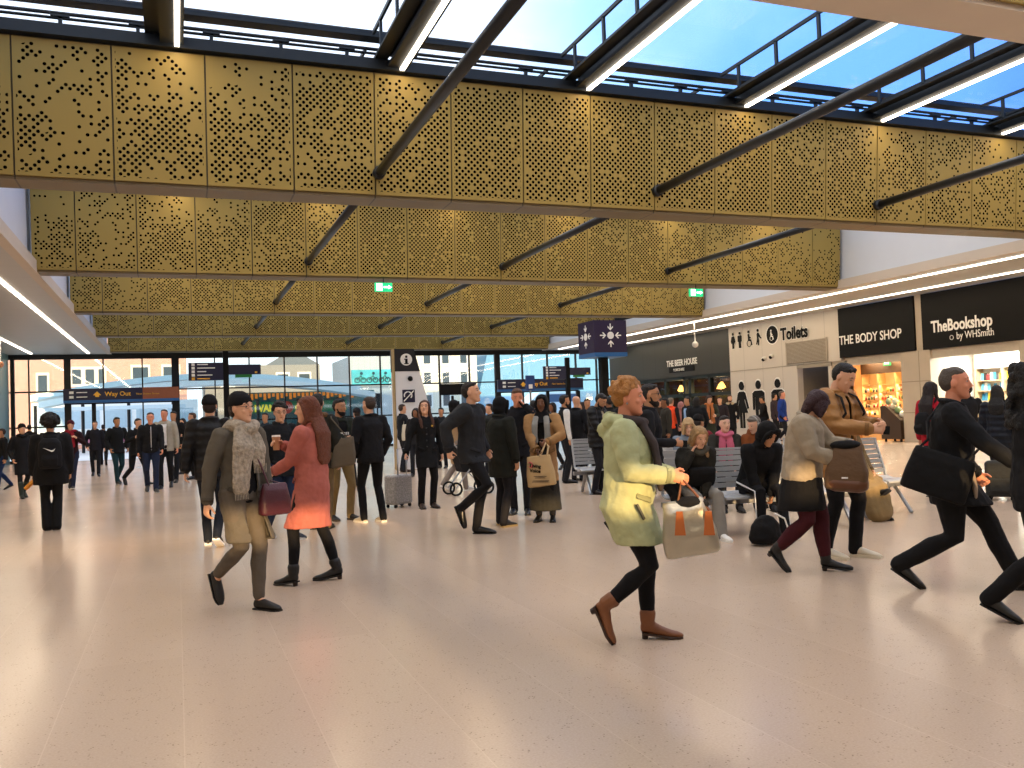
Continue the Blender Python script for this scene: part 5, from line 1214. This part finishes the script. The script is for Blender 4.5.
# ---------------------------------------------------------------- around the pink coat
P14 = person(283, 538, 1.70, 300, 'stepL', 'hold', 'hang', 'man with dark wavy hair and glasses between grey coat and pink coat', 'fair', ('curlyshort', '120d0b'), J('14161b', .8), ('jeans', '1e2c48'), ('sneaker', '1c2230', 'c8c8c8'), 1, extra=(('glasses', '101010'),), head=(-18, 8))
t = held(P14, 'folder', 'red folder held by the man with dark wavy hair', 'folder'); c = palm(P14, 0, .08, .02); bm = nb(); bx(bm, c.x-.02, c.x+.16, c.y-.0, c.y+.025, c.z-.09, c.z+.07); o = obj('cover', bm, mat('red_card', 'c83a1c', .5), t)
pk = person(315, 583, 1.68, 150, dict(fl=(-.13, .17, 0, 0, 10), fr=(.15, -.10, 0, 0, -25)), dict(p=(-.10, .34, 1.06), elbow=(-.3, -.7, -.8), curl=.6), dict(p=(.0, .30, 1.30), elbow=(.6, -.1, -.9), curl=.7), 'woman in salmon pink coat with long auburn hair raising a drink', 'fair', ('long', '66341c', 1.16),
            dict(kind='coat', c='b06458', hem=.53, k=1.03, flare=1.12), ('tights', '0e0e12'), ('heelboot', '111113'), 0, 0, (22, 4), fat=1.05)
t = held(pk, 'paper_cup', 'kraft paper cup in the raised hand of the pink coat woman', 'cup'); c = pk.norm(palm(pk, 1, .07, .035)); bm = nb(); loft(bm, [(c+V((0, 0, -.05)), V((.028, 0, 0)), V((0, .028, 0))), (c+V((0, 0, .07)), V((.038, 0, 0)), V((0, .038, 0)))], 16); obj('cup', bm, mat('kraft', 'c08a62', .7), t)
bm = nb(); loft(bm, [(c+V((0, 0, .07)), V((.041, 0, 0)), V((0, .041, 0))), (c+V((0, 0, .085)), V((.036, 0, 0)), V((0, .036, 0)))], 16); obj('lid', bm, mat('cup_lid', 'f0ece4', .4), t)
P16 = person(321, 529, 1.82, 80, 'stand', 'pocket', 'hang', 'dark haired person in fur hooded jacket facing away behind the pink coat', 'fair', ('short', '0d0b0a'), J('2a2a26', .78), ('trousers', '6a5a40'), lod=1, extra=(('furcollar', '6e5236'),))
bagbox(P16, 'shoulder_bag', 'slouchy taupe bag hanging behind the pink coat woman', 'bag', (.33, -.05, .98), (1, -.3, .15), (.1, 0, 1), .34, .38, .12, mat('taupe_canvas', '5d5242', .8, 0, .1, 12, .3, 30), [(.22, -.05, 1.15), (.17, -.02, 1.47), (.2, -.16, 1.42), (.40, -.08, 1.15)], taper=.8)
P17 = person(342, 520, 1.76, 300, 'stand2', dict(p=(.10, .25, 1.17), elbow=(-1, .1, -.5), curl=.4), dict(p=(-.10, .27, 1.14), elbow=(1, .1, -.5), curl=.4), 'bearded man with crossed arms, green jacket and khaki trousers', 'tan', ('short', '0e0b0a'), J('23281f', .86, under='0c0c0e', open=(.07, .09)), ('trousers', '8f7a52'), ('sneaker', '101010', '302820'), 1, extra=(('beard', '14100e'),), head=(20, 0))
bm = nb()
for i in range(5): x = -.075+i*.034; bx(bm, x, x+.02, .136, .142, 1.235, 1.275)
obj('shirt_lettering', bm, MT['wt'], P17.root)
person(359, 486, 1.70, 110, 'stand', label='small person in maroon coat and dark beanie facing away', hair=('beanie', '1c1a1e'), top=C_('3c1a20', .62), lod=2, extra=(('furcollar', 'b8a890'),))
P19 = person(373, 522, 1.77, 118, 'stand2', 'pocket', 'pocket', 'man with shaved head and black jacket seen from behind', 'fair', ('crew', '3a2c22'), J('15161a', .83, k=1.08), ('trousers', '0f1013', .95), ('sneaker', 'b0a898', 'd8d4ca'), 1, head=(10, 0), extra=())
bm = nb(); T_ = P19.T
P20 = person(404, 472, 1.82, 20, 'stand', 'hang', 'hold', 'balding man with canvas bag standing at the white information pillar', 'fair', ('crew', '3a2a20'), J('1a1e26', .82), ('trousers', '1c2029'), ('shoe', '3a2010'), 2)
bagbox(P20, 'tote_bag', 'small cream canvas tote on the man at the information pillar', 'tote bag', (.26, .05, 1.02), (0, 1, 0), (0, 0, 1), .36, .42, .08, mat('canvas', 'cfc8b4', .85), [(.24, -.06, 1.2), (.17, .0, 1.47), (.24, .14, 1.2)])
P21 = person(428, 508, 1.72, 288, 'stand', 'hang', dict(p=(.36, .06, .90), curl=1.1), 'woman in long black coat and glasses with a wheeled suitcase', 'fair', ('long', '4a2a1a', 1.25), C_('0f1013', .66), ('trousers', '100f12'), ('shoe', '33241a'), 1, head=(-25, -12), extra=(('glasses', '2a2a2a'), ('patch', -.07, .14, 1.33, .016, .016, 'c8a030')))
g = P21.world((.46, .0, 0)); g = floor_at(399, 507)
suitcase((g.x, g.y, 0), P21.rz+.5, 'mottled grey wheeled suitcase beside the woman in long black coat', '6a6a6a', .48, .42, .26, 0, .42, mat('mottled_shell', '8c8a88', .5, 0, .95, 45))
P22 = person(457, 491, 1.76, 20, 'stepR', 'hold', 'hold', 'woman in beige coat and black headscarf pushing a pushchair', 'tan', ('hijab', '0d0d10'), C_('a88a68', .52), ('trousers', '8a8078'), ('sneaker', 'd0ccc4'), 2)
g = floor_at(468, 494); t = thing('pushchair', 'dark pushchair almost hidden behind the striding man in grey jacket', 'pushchair', (g.x, g.y, 0), P22.rz)
for x in (-.2, .2):
    for y in (-.3, .32): bm = nb(); limb(bm, [V((x, y+.11*cos(a), .12+.11*sin(a))) for a in [2*pi*i/14 for i in range(15)]], [.02]*15, n=6); obj('wheel', bm, MT['black'], t)
bm = nb()
for x in (-.2, .2): limb(bm, [V((x, .32, .14)), V((x, .0, .5)), V((x, -.35, 1.0))], [.014]*3, n=6); limb(bm, [V((x, -.3, .14)), V((x, .05, .55))], [.014]*2, n=6)
limb(bm, [V((-.2, -.35, 1.0)), V((.2, -.35, 1.0))], [.016]*2, n=6); obj('frame', bm, MT['metal'], t)
bm = nb(); prism(bm, [(-.15, .42), (.2, .38), (.3, .5), (.0, .55), (-.2, .92), (-.3, .9)], 'x', -.17, .17); obj('seat', bm, cloth('18181c'), t)
P23 = person(474, 534, 1.86, 335, dict(fl=(-.05, .06, 0, 0), fr=(.10, -.20, 66, .10)), dict(p=(-.30, .05, .96)), dict(p=(.30, -.14, .98), elbow=(.6, -.9, -.1), curl=.9), 'young man in dark grey jacket striding right and looking up', 'fair', ('short', '1c120d'), dict(kind='jacket', c='26282c', hem=.82, k=1.14, collar=1.5, sleeve=1.15), ('trousers', '0f0f12', .95), ('shoe', '0f0f10'), 1, 3, (10, -8))
bm = nb(); Sh_, E_, W_ = P23.arms[1][:3]; c = P23.norm(Sh_.lerp(E_, .5)+V((.075, .0, 0))); ball(bm, c, .008, .02, .035); obj('arm_badge', bm, cloth('a8a8a8'), P23.root, True)
P24 = person(503, 526, 1.68, 48, 'stand2', 'hold', 'hang', 'woman in black headscarf and dark green parka turned away', 'tan', ('hijab', '0b0b0d', 1.16), C_('1d1f1a', .66, k=1.12), ('trousers', '17161a'), ('sneaker', '161616', 'a89060'), 1, head=(-10, 10))  # gold sole colour holds the sunlight falling on black trainers
P25 = person(521, 514, 1.82, 262, 'stand', dict(p=(-.13, .14, 1.50), elbow=(-.7, .4, -.6), curl=.7), dict(p=(.2, .30, 1.12)), 'man with light brown hair pressing a phone to his ear, behind the parka', 'ruddy', ('short', '5a4030'), J('12131a', .8), lod=1, head=(14, 12))
phone(P25, 0, 'phone held to the ear of the light brown haired man')
P26 = person(546, 521, 1.69, 262, 'stand', dict(p=(-.10, .28, 1.10), elbow=(-1, -.1, -.6), curl=1.0), dict(p=(.05, .30, 1.0), elbow=(1, -.1, -.5), curl=1.0), 'smiling woman in camel coat and black headscarf holding a paper bag', 'dark', ('hijab', '0b0b0e', 1.36), dict(kind='coat', c='a07a50', hem=.56, k=1.08, open=(.06, .09), under='101012', flare=1.05, sleeve=1.1), ('skirt', '2b2a26', .15), ('shoe', '0c0c0e'), 1)
for sd in (-1, 1):
    bm = nb(); T_, S_ = P26.T, P26.norm; limb(bm, [S_(T_((sd*.07, .11, 1.44))), S_(T_((sd*.085, .165, 1.34))), S_(T_((sd*.09, .175, 1.2))), S_(T_((sd*.085, .178, 1.10)))], [(.045, .018)]*4, n=8); soft('scarf', bm, cloth('8e8e8a'), P26.root, .010, 2)
tb = bagbox(P26, 'tote_bag', 'kraft shopping bag with pink swirl and black lettering', 'tote bag', (.0, .36, .72), (1, .06, -.10), (.10, 0, 1), .38, .42, .08, mat('kraft_bag', 'c0a274', .8, 0, .06, 8),
            [(-.10, .37, .92), (-.12, .34, 1.05), (-.085, .33, 1.10), (-.04, .35, 1.0), (-.0, .38, .92)], mat('bag_strap', 'c8ac82', .7), taper=.86, sr=.013)
t = tb[0]; s = P26.s; o = V((0, .405, .76))*s
text('lettering', 'Living\nVoice', .062, MT['black'], t, (.02*s+.11-.0, o.y+.004, .775*s), (pi/2, 0, pi), ext=.002, align='LEFT', bold=.002).rotation_euler = (pi/2, .1, pi)
bm = nb(); limb(bm, [V((.125+.035*cos(a)*(1-i*.04), o.y+.002, .80*s+.04*sin(a)*(1-i*.04))) for i, a in enumerate([R(60+24*j) for j in range(12)])], [(.012, .004)]*12, ref=V((0, 1, 0)), n=6); obj('pink_swirl', bm, mat('pink_print', 'd8285c', .6), t)
bm = nb()
for z, w_ in ((.645, .09), (.625, .07), (.585, .12), (.57, .11)): bx(bm, -w_*s, w_*s, o.y-.002, o.y+.002, z*s, (z+.007)*s)
obj('small_print', bm, mat('print_grey', '4a4036', .7), t)
P27 = person(567, 483, 1.80, 15, 'stand', 'pocket', 'hang', 'man in black vest with white sleeves standing behind the empty bench', 'tan', ('short', '15100e'), dict(kind='vest', c='14161a', hem=.86, sleeves=False, under='d8d8d6'), lod=2, extra=(('beard', '1a1410'),))
person(579, 481, 1.78, 60, 'stand', 'pocket', 'pocket', 'bald man in dark coat facing away beside the white sleeved man', 'fair', ('bald', '000000'), C_('15171c', .7), lod=2)
P29 = person(600, 494, 1.78, 330, 'stand', 'phone', 'phone', 'bearded man in black puffer looking down at phone by the empty bench', 'tan', ('short', '17110e'), dict(kind='puffer', c='0e0f12', hem=.8, k=1.16, open=(.05, .06), under='c8bda6'), lod=1, head=(0, 32), extra=(('beard', '17110e'), ('furcollar', '0d0d0d')))
phone(P29, 1, 'phone in the hands of the bearded man in black puffer')
# ---------------------------------------------------------------- woman in pale green coat
gn = person(631, 641, 1.64, 356, dict(fl=(-.08, .15, 0, 0), fr=(.09, -.26, 58, .02)), dict(p=(-.16, .32, 1.10), elbow=(-.5, -.5, -.8), curl=1.1), dict(p=(.17, .29, 1.13), elbow=(.5, -.6, -.8), curl=1.1, dir=(0, .9, -.25)),
            'woman in pale green coat with short ginger hair walking right', 'ruddy', ('curlyshort', 'a8743c'), dict(kind='coat', c='b0b58a', hem=.66, k=1.09, flare=.99, hood=1, sleeve=1.12, belly=.02), ('leggings', '0c0c10', 1.08), ('heelboot', '7a4a2a', '3a2618'), 0, 3, (0, 0), fat=1.16, bulk=1.0)
T_, S_ = gn.T, gn.norm
bm = nb(); pts = [S_(T_((.10*cos(a), .098*sin(a)+.005, 1.475+.012*sin(a)*-1))) for a in [2*pi*i/14 for i in range(15)]]; limb(bm, pts, [(.036, .052)]*15, ref=V((0, 0, 1)), n=10)
for sd in (-1, 1): limb(bm, [S_(T_((sd*.06, .10, 1.46))), S_(T_((sd*.08, .185, 1.32))), S_(T_((sd*.09, .215, 1.18))), S_(T_((sd*.10, .235, 1.04)))], [(.045, .03), (.055, .025), (.055, .022), (.05, .02)], n=10)
soft('scarf', bm, cloth('3b3230'), gn.root, .009, 2, None, .012)
bm = nb(); limb(bm, [S_(T_((.225, .09, .93))), S_(T_((.22, .13, .84)))], [(.005, .012)]*2, n=6); obj('pocket_zip', bm, mat('zip', '2c3026', .5), gn.root)
bm = nb(); ball(bm, S_(gn.Hd((.083, -.002, -.036))), .005, .006, .008); obj('earring', bm, MT['chrome'], gn.root, True)
h_ = gn.arms[1][2]+gn.arms[1][3]*.08
hb = bagbox(gn, 'handbag', 'large silver handbag with orange tan straps carried by the pale green coat woman', 'handbag', (.20, h_.y+.03, .78), (0, 1, .16), (0, -.16, 1), .33, .36, .16, mat('silver_bag', 'b9b2a0', .28, .7, .12, 12, .35, 14), [], taper=.78)
tanm = mat('tan_leather', 'b8642a', .5)
for off in (-.075, .075):
    bm = nb(); limb(bm, [S_(V((.18+off*.5, h_.y-.04, .88))), S_(V((.18+off*.3, h_.y-.01, 1.02))), S_(h_+V((0, .0, .0))), S_(V((.18+off*.3, h_.y+.08, 1.0))), S_(V((.18+off*.5, h_.y+.17, .88)))], [(.010, .007)]*5, n=8); obj('handle', bm, mat('dark_tan_leather', '6a3c20', .5), hb[0], True)
for y_ in (-.02, .16):
    bm = nb(); prism(bm, [(S_((0, h_.y+y_-.035, 0)).y, .74*gn.s), (S_((0, h_.y+y_+.035, 0)).y, .74*gn.s), (S_((0, h_.y+y_+.02, 0)).y, .89*gn.s), (S_((0, h_.y+y_-.02, 0)).y, .89*gn.s)], 'x', (.20+.06)*gn.s, (.20+.085)*gn.s); obj('strap_tab', bm, tanm, hb[0])
bm = nb(); c = S_((.19, h_.y+.05, .925)); ball(bm, c, .06, .115, .05); soft('dark_lining', bm, cloth('141416'), hb[0], .01, 2, None, .02)
# man with sunglasses behind
P31 = person(653, 540, 1.80, 352, 'strideL', 'back', dict(p=(.10, .27, 1.12), elbow=(.5, -.6, -.8), curl=.8), 'man in sunglasses and dark jacket striding right behind the green coat', 'tan', ('short', '120d0b'), J('16171b', .82), ('trousers', '101114'), ('shoe', '0d0d0d'), 1, 2, (0, 0), extra=(('glasses', '0a0a0a', 1), ('beard', '1c1410')))
phone(P31, 1, 'phone held out by the man in sunglasses')
# ---------------------------------------------------------------- people before the pub front
person(661, 456, 1.76, 285, 'stand', 'cross', 'cross', 'man in dark brown jacket looking down before the pub doors', 'fair', ('short', '1a120e'), J('2c241c', .8), lod=2, head=(0, 20))
person(673, 457, 1.76, 60, 'stand', 'hold', 'hang', 'worker in orange high visibility vest near the pub doors', 'fair', ('short', '7a6a58'), dict(kind='vest', c='f0502a', hem=.84, sleeves=False, under='1a1c20'), lod=2)
person(683, 455, 1.62, 92, 'stand', 'hang', 'hang', 'person in dusty pink hood facing away next to the orange vest', 'fair', ('hood', 'a0706c'), C_('a0706c', .8), lod=2)
person(690, 458, 1.76, 215, 'stand', 'hold', 'hang', 'person with black hair and light blue shirt near the pub doors', 'tan', ('short', '0e0c0c'), J('14161a', .82, under='8aa8d0', open=(.07, .08)), lod=2)
P36 = person(711, 456, 1.80, 285, 'stand', 'phone', 'phonelow', 'person in long olive coat with orange striped scarf before the pub window', 'fair', ('long', '3a2416', 1.3), C_('2e3226', .5), lod=2, head=(0, 18), extra=(('scarf', 'b06a3c', 1.0, .95),))
person(732, 447, 1.84, 275, 'stand', 'pocket', 'pocket', 'man in black coat with pale fur collar beside the toilet wall', 'fair', ('short', '4a2c1c'), C_('0f1013', .6), lod=2, extra=(('furcollar', 'c9b28c'), ('beard', '4a2c1c')))
person(765, 441, 1.86, 190, 'strideL', 'fwd', 'back', 'man in black jacket walking left past the toilet wall figures', 'tan', ('short', '0f0c0b'), J('101114', .85), ('jeans', '151a24'), lod=2, head=(0, 10))
person(784, 446, 1.90, 345, 'stepR', 'hang', 'pocket', 'man in royal blue jacket in front of the toilet wall', 'ruddy', ('crew', '5a4a40'), J('1c3a86', .78), lod=2)
person(776, 441, 1.88, 20, 'stand', label='dark haired person partly behind the royal blue jacket', hair=('short', '17110f'), top=J('3a3034', .8), lod=2)
# ---------------------------------------------------------------- seated people
P43 = person(0, 0, 1.64, 0, dict(fl=(-.16, .50, 0, 0), fr=(.08, .36, 0, 0), seat=.47), dict(p=(-.02, .33, 1.00), curl=.6), dict(p=(.12, .11, 1.47), elbow=(.7, .2, -.9), curl=.8), 'seated woman with long blonde hair talking on the phone', 'fair', ('long', 'a58256', 1.12), dict(kind='coat', c='23211b', hem=.74, k=1.1), ('wide', '85817a', .85), ('sneaker', 'e6e4de'), 1, 26, (6, 14), extra=(('scarf', '4a463c', 1.1, 0),), **seat(B2, 0))
phone(P43, 1, 'phone at the ear of the seated blonde woman')
t, *_ = bagbox(P43, 'handbag', 'black bag on the lap of the seated blonde woman', 'handbag', (.0, .30, .74), (1, 0, 0), (0, .6, .8), .36, .24, .14, cloth('0e0e10'), [])
P46 = person(0, 0, 1.72, 0, 'sitL', dict(p=(-.06, .36, .98), curl=.7), dict(p=(.08, .36, 1.02), curl=.7), 'seated person in black hoodie with hood up looking at a phone', 'tan', ('hood', '0c0c0e'), dict(kind='hoodie', c='0d0d10', hem=.82, k=1.12), ('trousers', '101014'), ('sneaker', '101012', 'c8c8c8'), 1, 34, (12, 24), extra=(('stripe', 'e8e8e8'),), **seat(B2, 1.3))
phone(P46, 1, 'phone in the hands of the person in black hood')
g = floor_at(766, 545); t = thing('rucksack', 'black rucksack with white edging on the floor before the hooded person', 'bag', (g.x, g.y, 0)); bm = nb(); loft(bm, [(V((0, 0, z)), V((a, 0, 0)), V((0, b, 0))) for z, a, b in ((.02, .17, .10), (.08, .19, .13), (.2, .16, .11), (.28, .10, .07), (.31, .04, .04))]); soft('bag_body', bm, cloth('0d0d0f'), t, .012, 2, None, .03)
bm = nb(); limb(bm, [V((.16, -.12, .06)), V((.21, -.1, .16)), V((.17, -.1, .27)), V((.05, -.1, .33))], [.01]*4, n=6); obj('piping', bm, MT['wt'], t, True)
P42 = person(0, 0, 1.66, 0, 'sit', 'lap', 'lap', 'seated blonde woman in glasses and pale blue coat', 'pale', ('bob', 'b89a70', 1), J('7a8696', .85), ('jeans', '2a3248'), ('boot', '17171a'), 1, 8, (0, 15), extra=(('glasses', '3a2a2a'),), **seat(B3, .1))
P44 = person(0, 0, 1.66, 0, 'sit', 'lap', dict(p=(.2, .36, 1.0)), 'seated smiling woman with short dark hair and pink scarf', 'pale', ('short', '1a1210'), J('2f2d28', .85), ('trousers', '17181c'), ('boot', '17171a'), 1, 6, (12, 2), extra=(('scarf', 'c0607a', 1.1, 1.05),), **seat(B3, .98))
P45 = person(0, 0, 1.68, 0, 'sit', 'lap', 'lap', 'seated grey haired person in rust brown coat with headphones', 'pale', ('short', '6a645c'), J('7a4320', .85, hood=1), ('trousers', '17181c'), ('boot', '17171a'), 1, 15, (-55, 20), extra=(('headphones', '9a9690'),), **seat(B3, 1.75))
P41 = person(0, 0, 1.68, 0, 'sit', 'lap', 'lap', 'seated person in black beanie and dark red coat turned away', 'tan', ('beanie', '0b0b0d'), J('6e1220', .85, k=1.1), ('trousers', '17181c'), ('boot', '17171a'), 1, 8, (-30, 10), **seat(B4, .1))
P49 = person(0, 0, 1.66, 0, dict(fl=(-.14, .42, 0, 0), fr=(.02, .56, -30, .27), seat=.47), 'lap', 'lap', 'seated person in tan skirt and black boots hidden behind the brown coat man', 'fair', ('bob', '2a1a12'), C_('6e5a3c', .8), ('trousers', '7a684a', .9), ('boot', '0e0e10'), 1, 5, (0, 10), **seat(B5, -.35))
bm = nb(); limb(bm, [P49.norm((0.0, .3, .56)), P49.norm((0, .48, .40)), P49.norm((-.02, .52, .12))], [(.2, .10), (.2, .12), (.19, .14)], n=14); soft('skirt', bm, cloth('84704e'), P49.root, .014, 3, None, .02)
# ---------------------------------------------------------------- brown coat man and burgundy haired woman
P48 = person(843, 557, 1.84, 328, 'stand2', dict(p=(-.05, .37, 1.17), curl=.7), dict(p=(.08, .36, 1.14), curl=.7), 'man in tan brown puffer coat looking down at his phone', 'fair', ('side', '15100e'), dict(kind='puffer', c='9c7040', hem=.72, k=1.14, collar=1.9, open=(.02, .05), under='0e0e10', sleeve=1.12), ('trousers', '0c0c10', 1.05), ('sneaker', 'cfc4ae', 'dcd2bc'), 0, 0, (6, 30))
phone(P48, 1, 'phone held by the man in tan brown puffer')
bm = nb(); T_, S_ = P48.T, P48.norm; limb(bm, [S_(T_((.12, -.16, 1.3))), S_(T_((.13, -.03, 1.50))), S_(T_((.16, .10, 1.40))), S_(T_((.17, .16, 1.24))), S_(T_((.235, .04, 1.08)))], [(.02, .006)]*5, n=8)
backpack(P48, 'black backpack worn by the man in tan brown puffer', '101012', None, 1.14, .95, fr=1.22)
bm.free()
mw = person(806, 571, 1.60, 350, dict(fl=(-.07, .22, -4, 0), fr=(.09, -.30, 40, 0)), dict(p=(-.10, .40, 1.24), elbow=(-.7, -.3, -.5), curl=.3), dict(p=(.12, .34, 1.10), elbow=(.6, -.6, -.7), curl=.9), 'woman with burgundy bob, beige jacket and burgundy tights looking down', 'fair', ('bob', '2c0f14', 1), dict(kind='jacket', c='978a76', hem=.86, k=1.18, sleeve=1.15), ('leggings', '3c1018', 1.35), ('heelboot', '0d0d0f', '0a0a0a'), 0, 8, (28, 34), fat=1.12)
T_, S_ = mw.T, mw.norm
bm = nb(); loft(bm, [(S_(T_((0, 0, 1.0))), V((.165, 0, 0))*1.1, V((0, .13, 0))*1.1), (S_(T_((0, 0, .88))), V((.19, 0, 0))*1.1, V((0, .155, 0))*1.1), (S_(V((0, -.01, .66))), V((.2, 0, 0))*1.05, V((0, .19, 0))*1.05), (S_(V((0, -.02, .58))), V((.2, 0, 0))*1.04, V((0, .20, 0))*1.04)], 20); soft('skirt', bm, cloth('0c0c0f'), mw.root, .011, 3, None, .012)
hh = mw.arms[1][2]
bp = bagbox(mw, 'backpack', 'brown rucksack hanging from the arm of the burgundy haired woman', 'backpack', (.14, hh.y+.07, 1.0), (0, 1, -.06), (0, .10, 1), .34, .44, .20, mat('brown_canvas', '5a4128', .75, 0, .12, 10, .3, 30), [(.14, hh.y+.05, 1.18), (.13, hh.y-.01, 1.21), (.14, hh.y+.02, 1.16)], mat('bag_dark', '15120f', .6), taper=.68)
bm = nb(); c = (.14, hh.y+.055, .85)
limb(bm, [mw.norm((.14, c[1]-.10, .85)), mw.norm((.14, c[1]+.12, .835))], [(.108, .075)]*2, n=12); soft('leather_base', bm, mat('brown_leather', '5a3318', .5), bp[0], .010, 2)
bm = nb(); ball(bm, mw.norm((.14, hh.y+.07, 1.19)), .08, .13, .045); soft('dark_flap', bm, cloth('0d0c0c'), bp[0], .010, 2, None, .015)
bm = nb(); p_ = mw.norm((.245, hh.y+.06, .90)); bx(bm, p_.x, p_.x+.006, p_.y-.025, p_.y+.025, p_.z-.006, p_.z+.006); obj('maker_tab', bm, MT['wt'], bp[0])
# ---------------------------------------------------------------- right edge
om = person(955, 588, 1.78, 358, dict(fl=(-.08, .46, -4, 0), fr=(.09, -.38, 34, 0)), dict(p=(-.22, .18, .95), curl=.8), dict(p=(.20, .42, 1.08), elbow=(.5, -.7, -.6), curl=.7), 'older man with thinning grey hair and black coat striding right', 'ruddy', ('crew', '4e463e'), dict(kind='coat', c='121316', hem=.72, k=1.10, collar=1.4), ('trousers', '0d0d10', 1.15), ('shoe', '0c0c0c'), 0, 6, (0, -2), fat=1.06)
T_, S_ = om.T, om.norm
bm = nb(); limb(bm, [S_(T_((.10, .15, .98))), S_(T_((.11, .17, .86))), S_(T_((.10, .17, .76)))], [(.075, .02)]*3, n=8); soft('shirt_tail', bm, cloth('8a7a68'), om.root, .010, 2)
bagbox(om, 'messenger_bag', 'large black flap bag swinging behind the older man', 'shoulder bag', (.26, -.06, .87), (0, 1, -.36), (0, .36, 1), .46, .33, .13, cloth('0e0e10'), [(.27, -.20, 1.05)]+[om.T(p) for p in ((.20, -.15, 1.2), (.10, -.17, 1.33), (-.04, -.085, 1.485), (-.11, .06, 1.46), (-.08, .165, 1.33), (.06, .185, 1.15))]+[(.25, .10, .93)], cloth('1a1a1c'), taper=.95, sr=.018)
er = person(1043, 622, 1.66, 358, dict(fl=(-.08, .30, 0, 0), fr=(.10, -.30, 26, 0)), 'fwd', 'hold', 'person with big curly black hair and dark coat cut off at right edge', 'tan', ('bigcurl', '0c0a0a'), dict(kind='coat', c='101115', hem=.78, k=1.1), ('trousers', '0c0c0f', 1.1), ('shoe', '0b0b0b'), 0, 4)
P52 = person(1002, 490, 1.62, 80, 'stand', 'hang', dict(p=(.28, .02, .80), curl=1.1), 'person in navy padded jacket behind the older man near the bookshop', 'tan', ('long', '0e0c0c', 1.3), dict(kind='puffer', c='131a26', hem=.7, k=1.12), lod=1)
g = floor_at(1002, 500); suitcase((g.x, g.y, 0), P52.rz+.1, 'dark grey cabin case standing beside the navy padded jacket', '2c2d2c', .50, .38, .24, 0, 0)
P53 = person(936, 497, 1.70, 50, 'stand', 'hang', 'strap', 'woman with long dark hair and red jacket near the bookshop', 'fair', ('long', '1c1010', 1.2), J('b0182c', .78), ('jeans', '3a3c44'), lod=1, extra=())
backpack(P53, 'small black backpack on the woman in red jacket', '0f1013', None, 1.12, .72, off=-.20)
# ---------------------------------------------------------------- distant heads in the crowd
far = [(443, 468, 1.7, 250, '20242a', 'short', 'person in dark jacket far back left of the blank screen'), (492, 474, 1.72, 200, '2c2c30', 'short', 'distant person between the striding man and the green parka'), (555, 470, 1.7, 230, '30323a', 'bob', 'distant person just right of the smiling woman by the doors'),
       (590, 474, 1.74, 280, '1a1c22', 'short', 'distant person in dark clothes behind the man in black puffer'), (96, 476, 1.7, 270, '1a1a22', 'short', 'person in dark jacket by the left door post'), (626, 466, 1.74, 260, '1c1a1c', 'short', 'dark dressed person half behind the ginger haired woman'),
       (267, 482, 1.7, 250, '22303a', 'short', 'distant person seen between the grey coat and the pink coat'), (812, 446, 1.75, 200, '2a2a2c', 'short', 'person in dark clothes by the recessed doorway'), (972, 476, 1.7, 120, '15161a', 'short', 'dark haired person partly behind the older man'),
       (651, 462, 1.74, 240, '222226', 'short', 'person in black near the left edge of the pub front'),
       (643, 470, 1.78, 70, '1a1c20', 'crew', 'person in dark coat just right of the ginger hair, facing away'), (668, 468, 1.7, 200, '33302a', 'short', 'person in grey brown jacket between brown jacket man and orange vest'), (699, 462, 1.72, 100, '15171a', 'bob', 'dark haired person behind the seated black beanie'), (722, 450, 1.76, 260, '2a2226', 'short', 'person in plum jacket between striped scarf and fur collar'),
       (612, 476, 1.76, 120, '16181c', 'short', 'person in black facing away, right of the man in black puffer'), (536, 478, 1.74, 90, '22262c', 'short', 'person in slate jacket behind the smiling woman'), (585, 466, 1.7, 200, '3a3430', 'long', 'long haired distant person above the empty bench'), (418, 476, 1.68, 250, '1c1c20', 'bob', 'short haired person just left of the woman with the suitcase'), (30, 470, 1.7, 90, '101216', 'short', 'dark person leaving far left behind the green boots')]
for i, (x, y, h, f, c, hr_, lb) in enumerate(far):
    person(x, y, h, f, ['stand', 'stepL', 'stepR'][i % 3], 'hang', 'pocket', lb, ['tan', 'fair', 'brown'][i % 3], (hr_, ['120e0c', '2a1a12', '0e0c0c'][i % 3]), J(c, .8), lod=2)
finish()
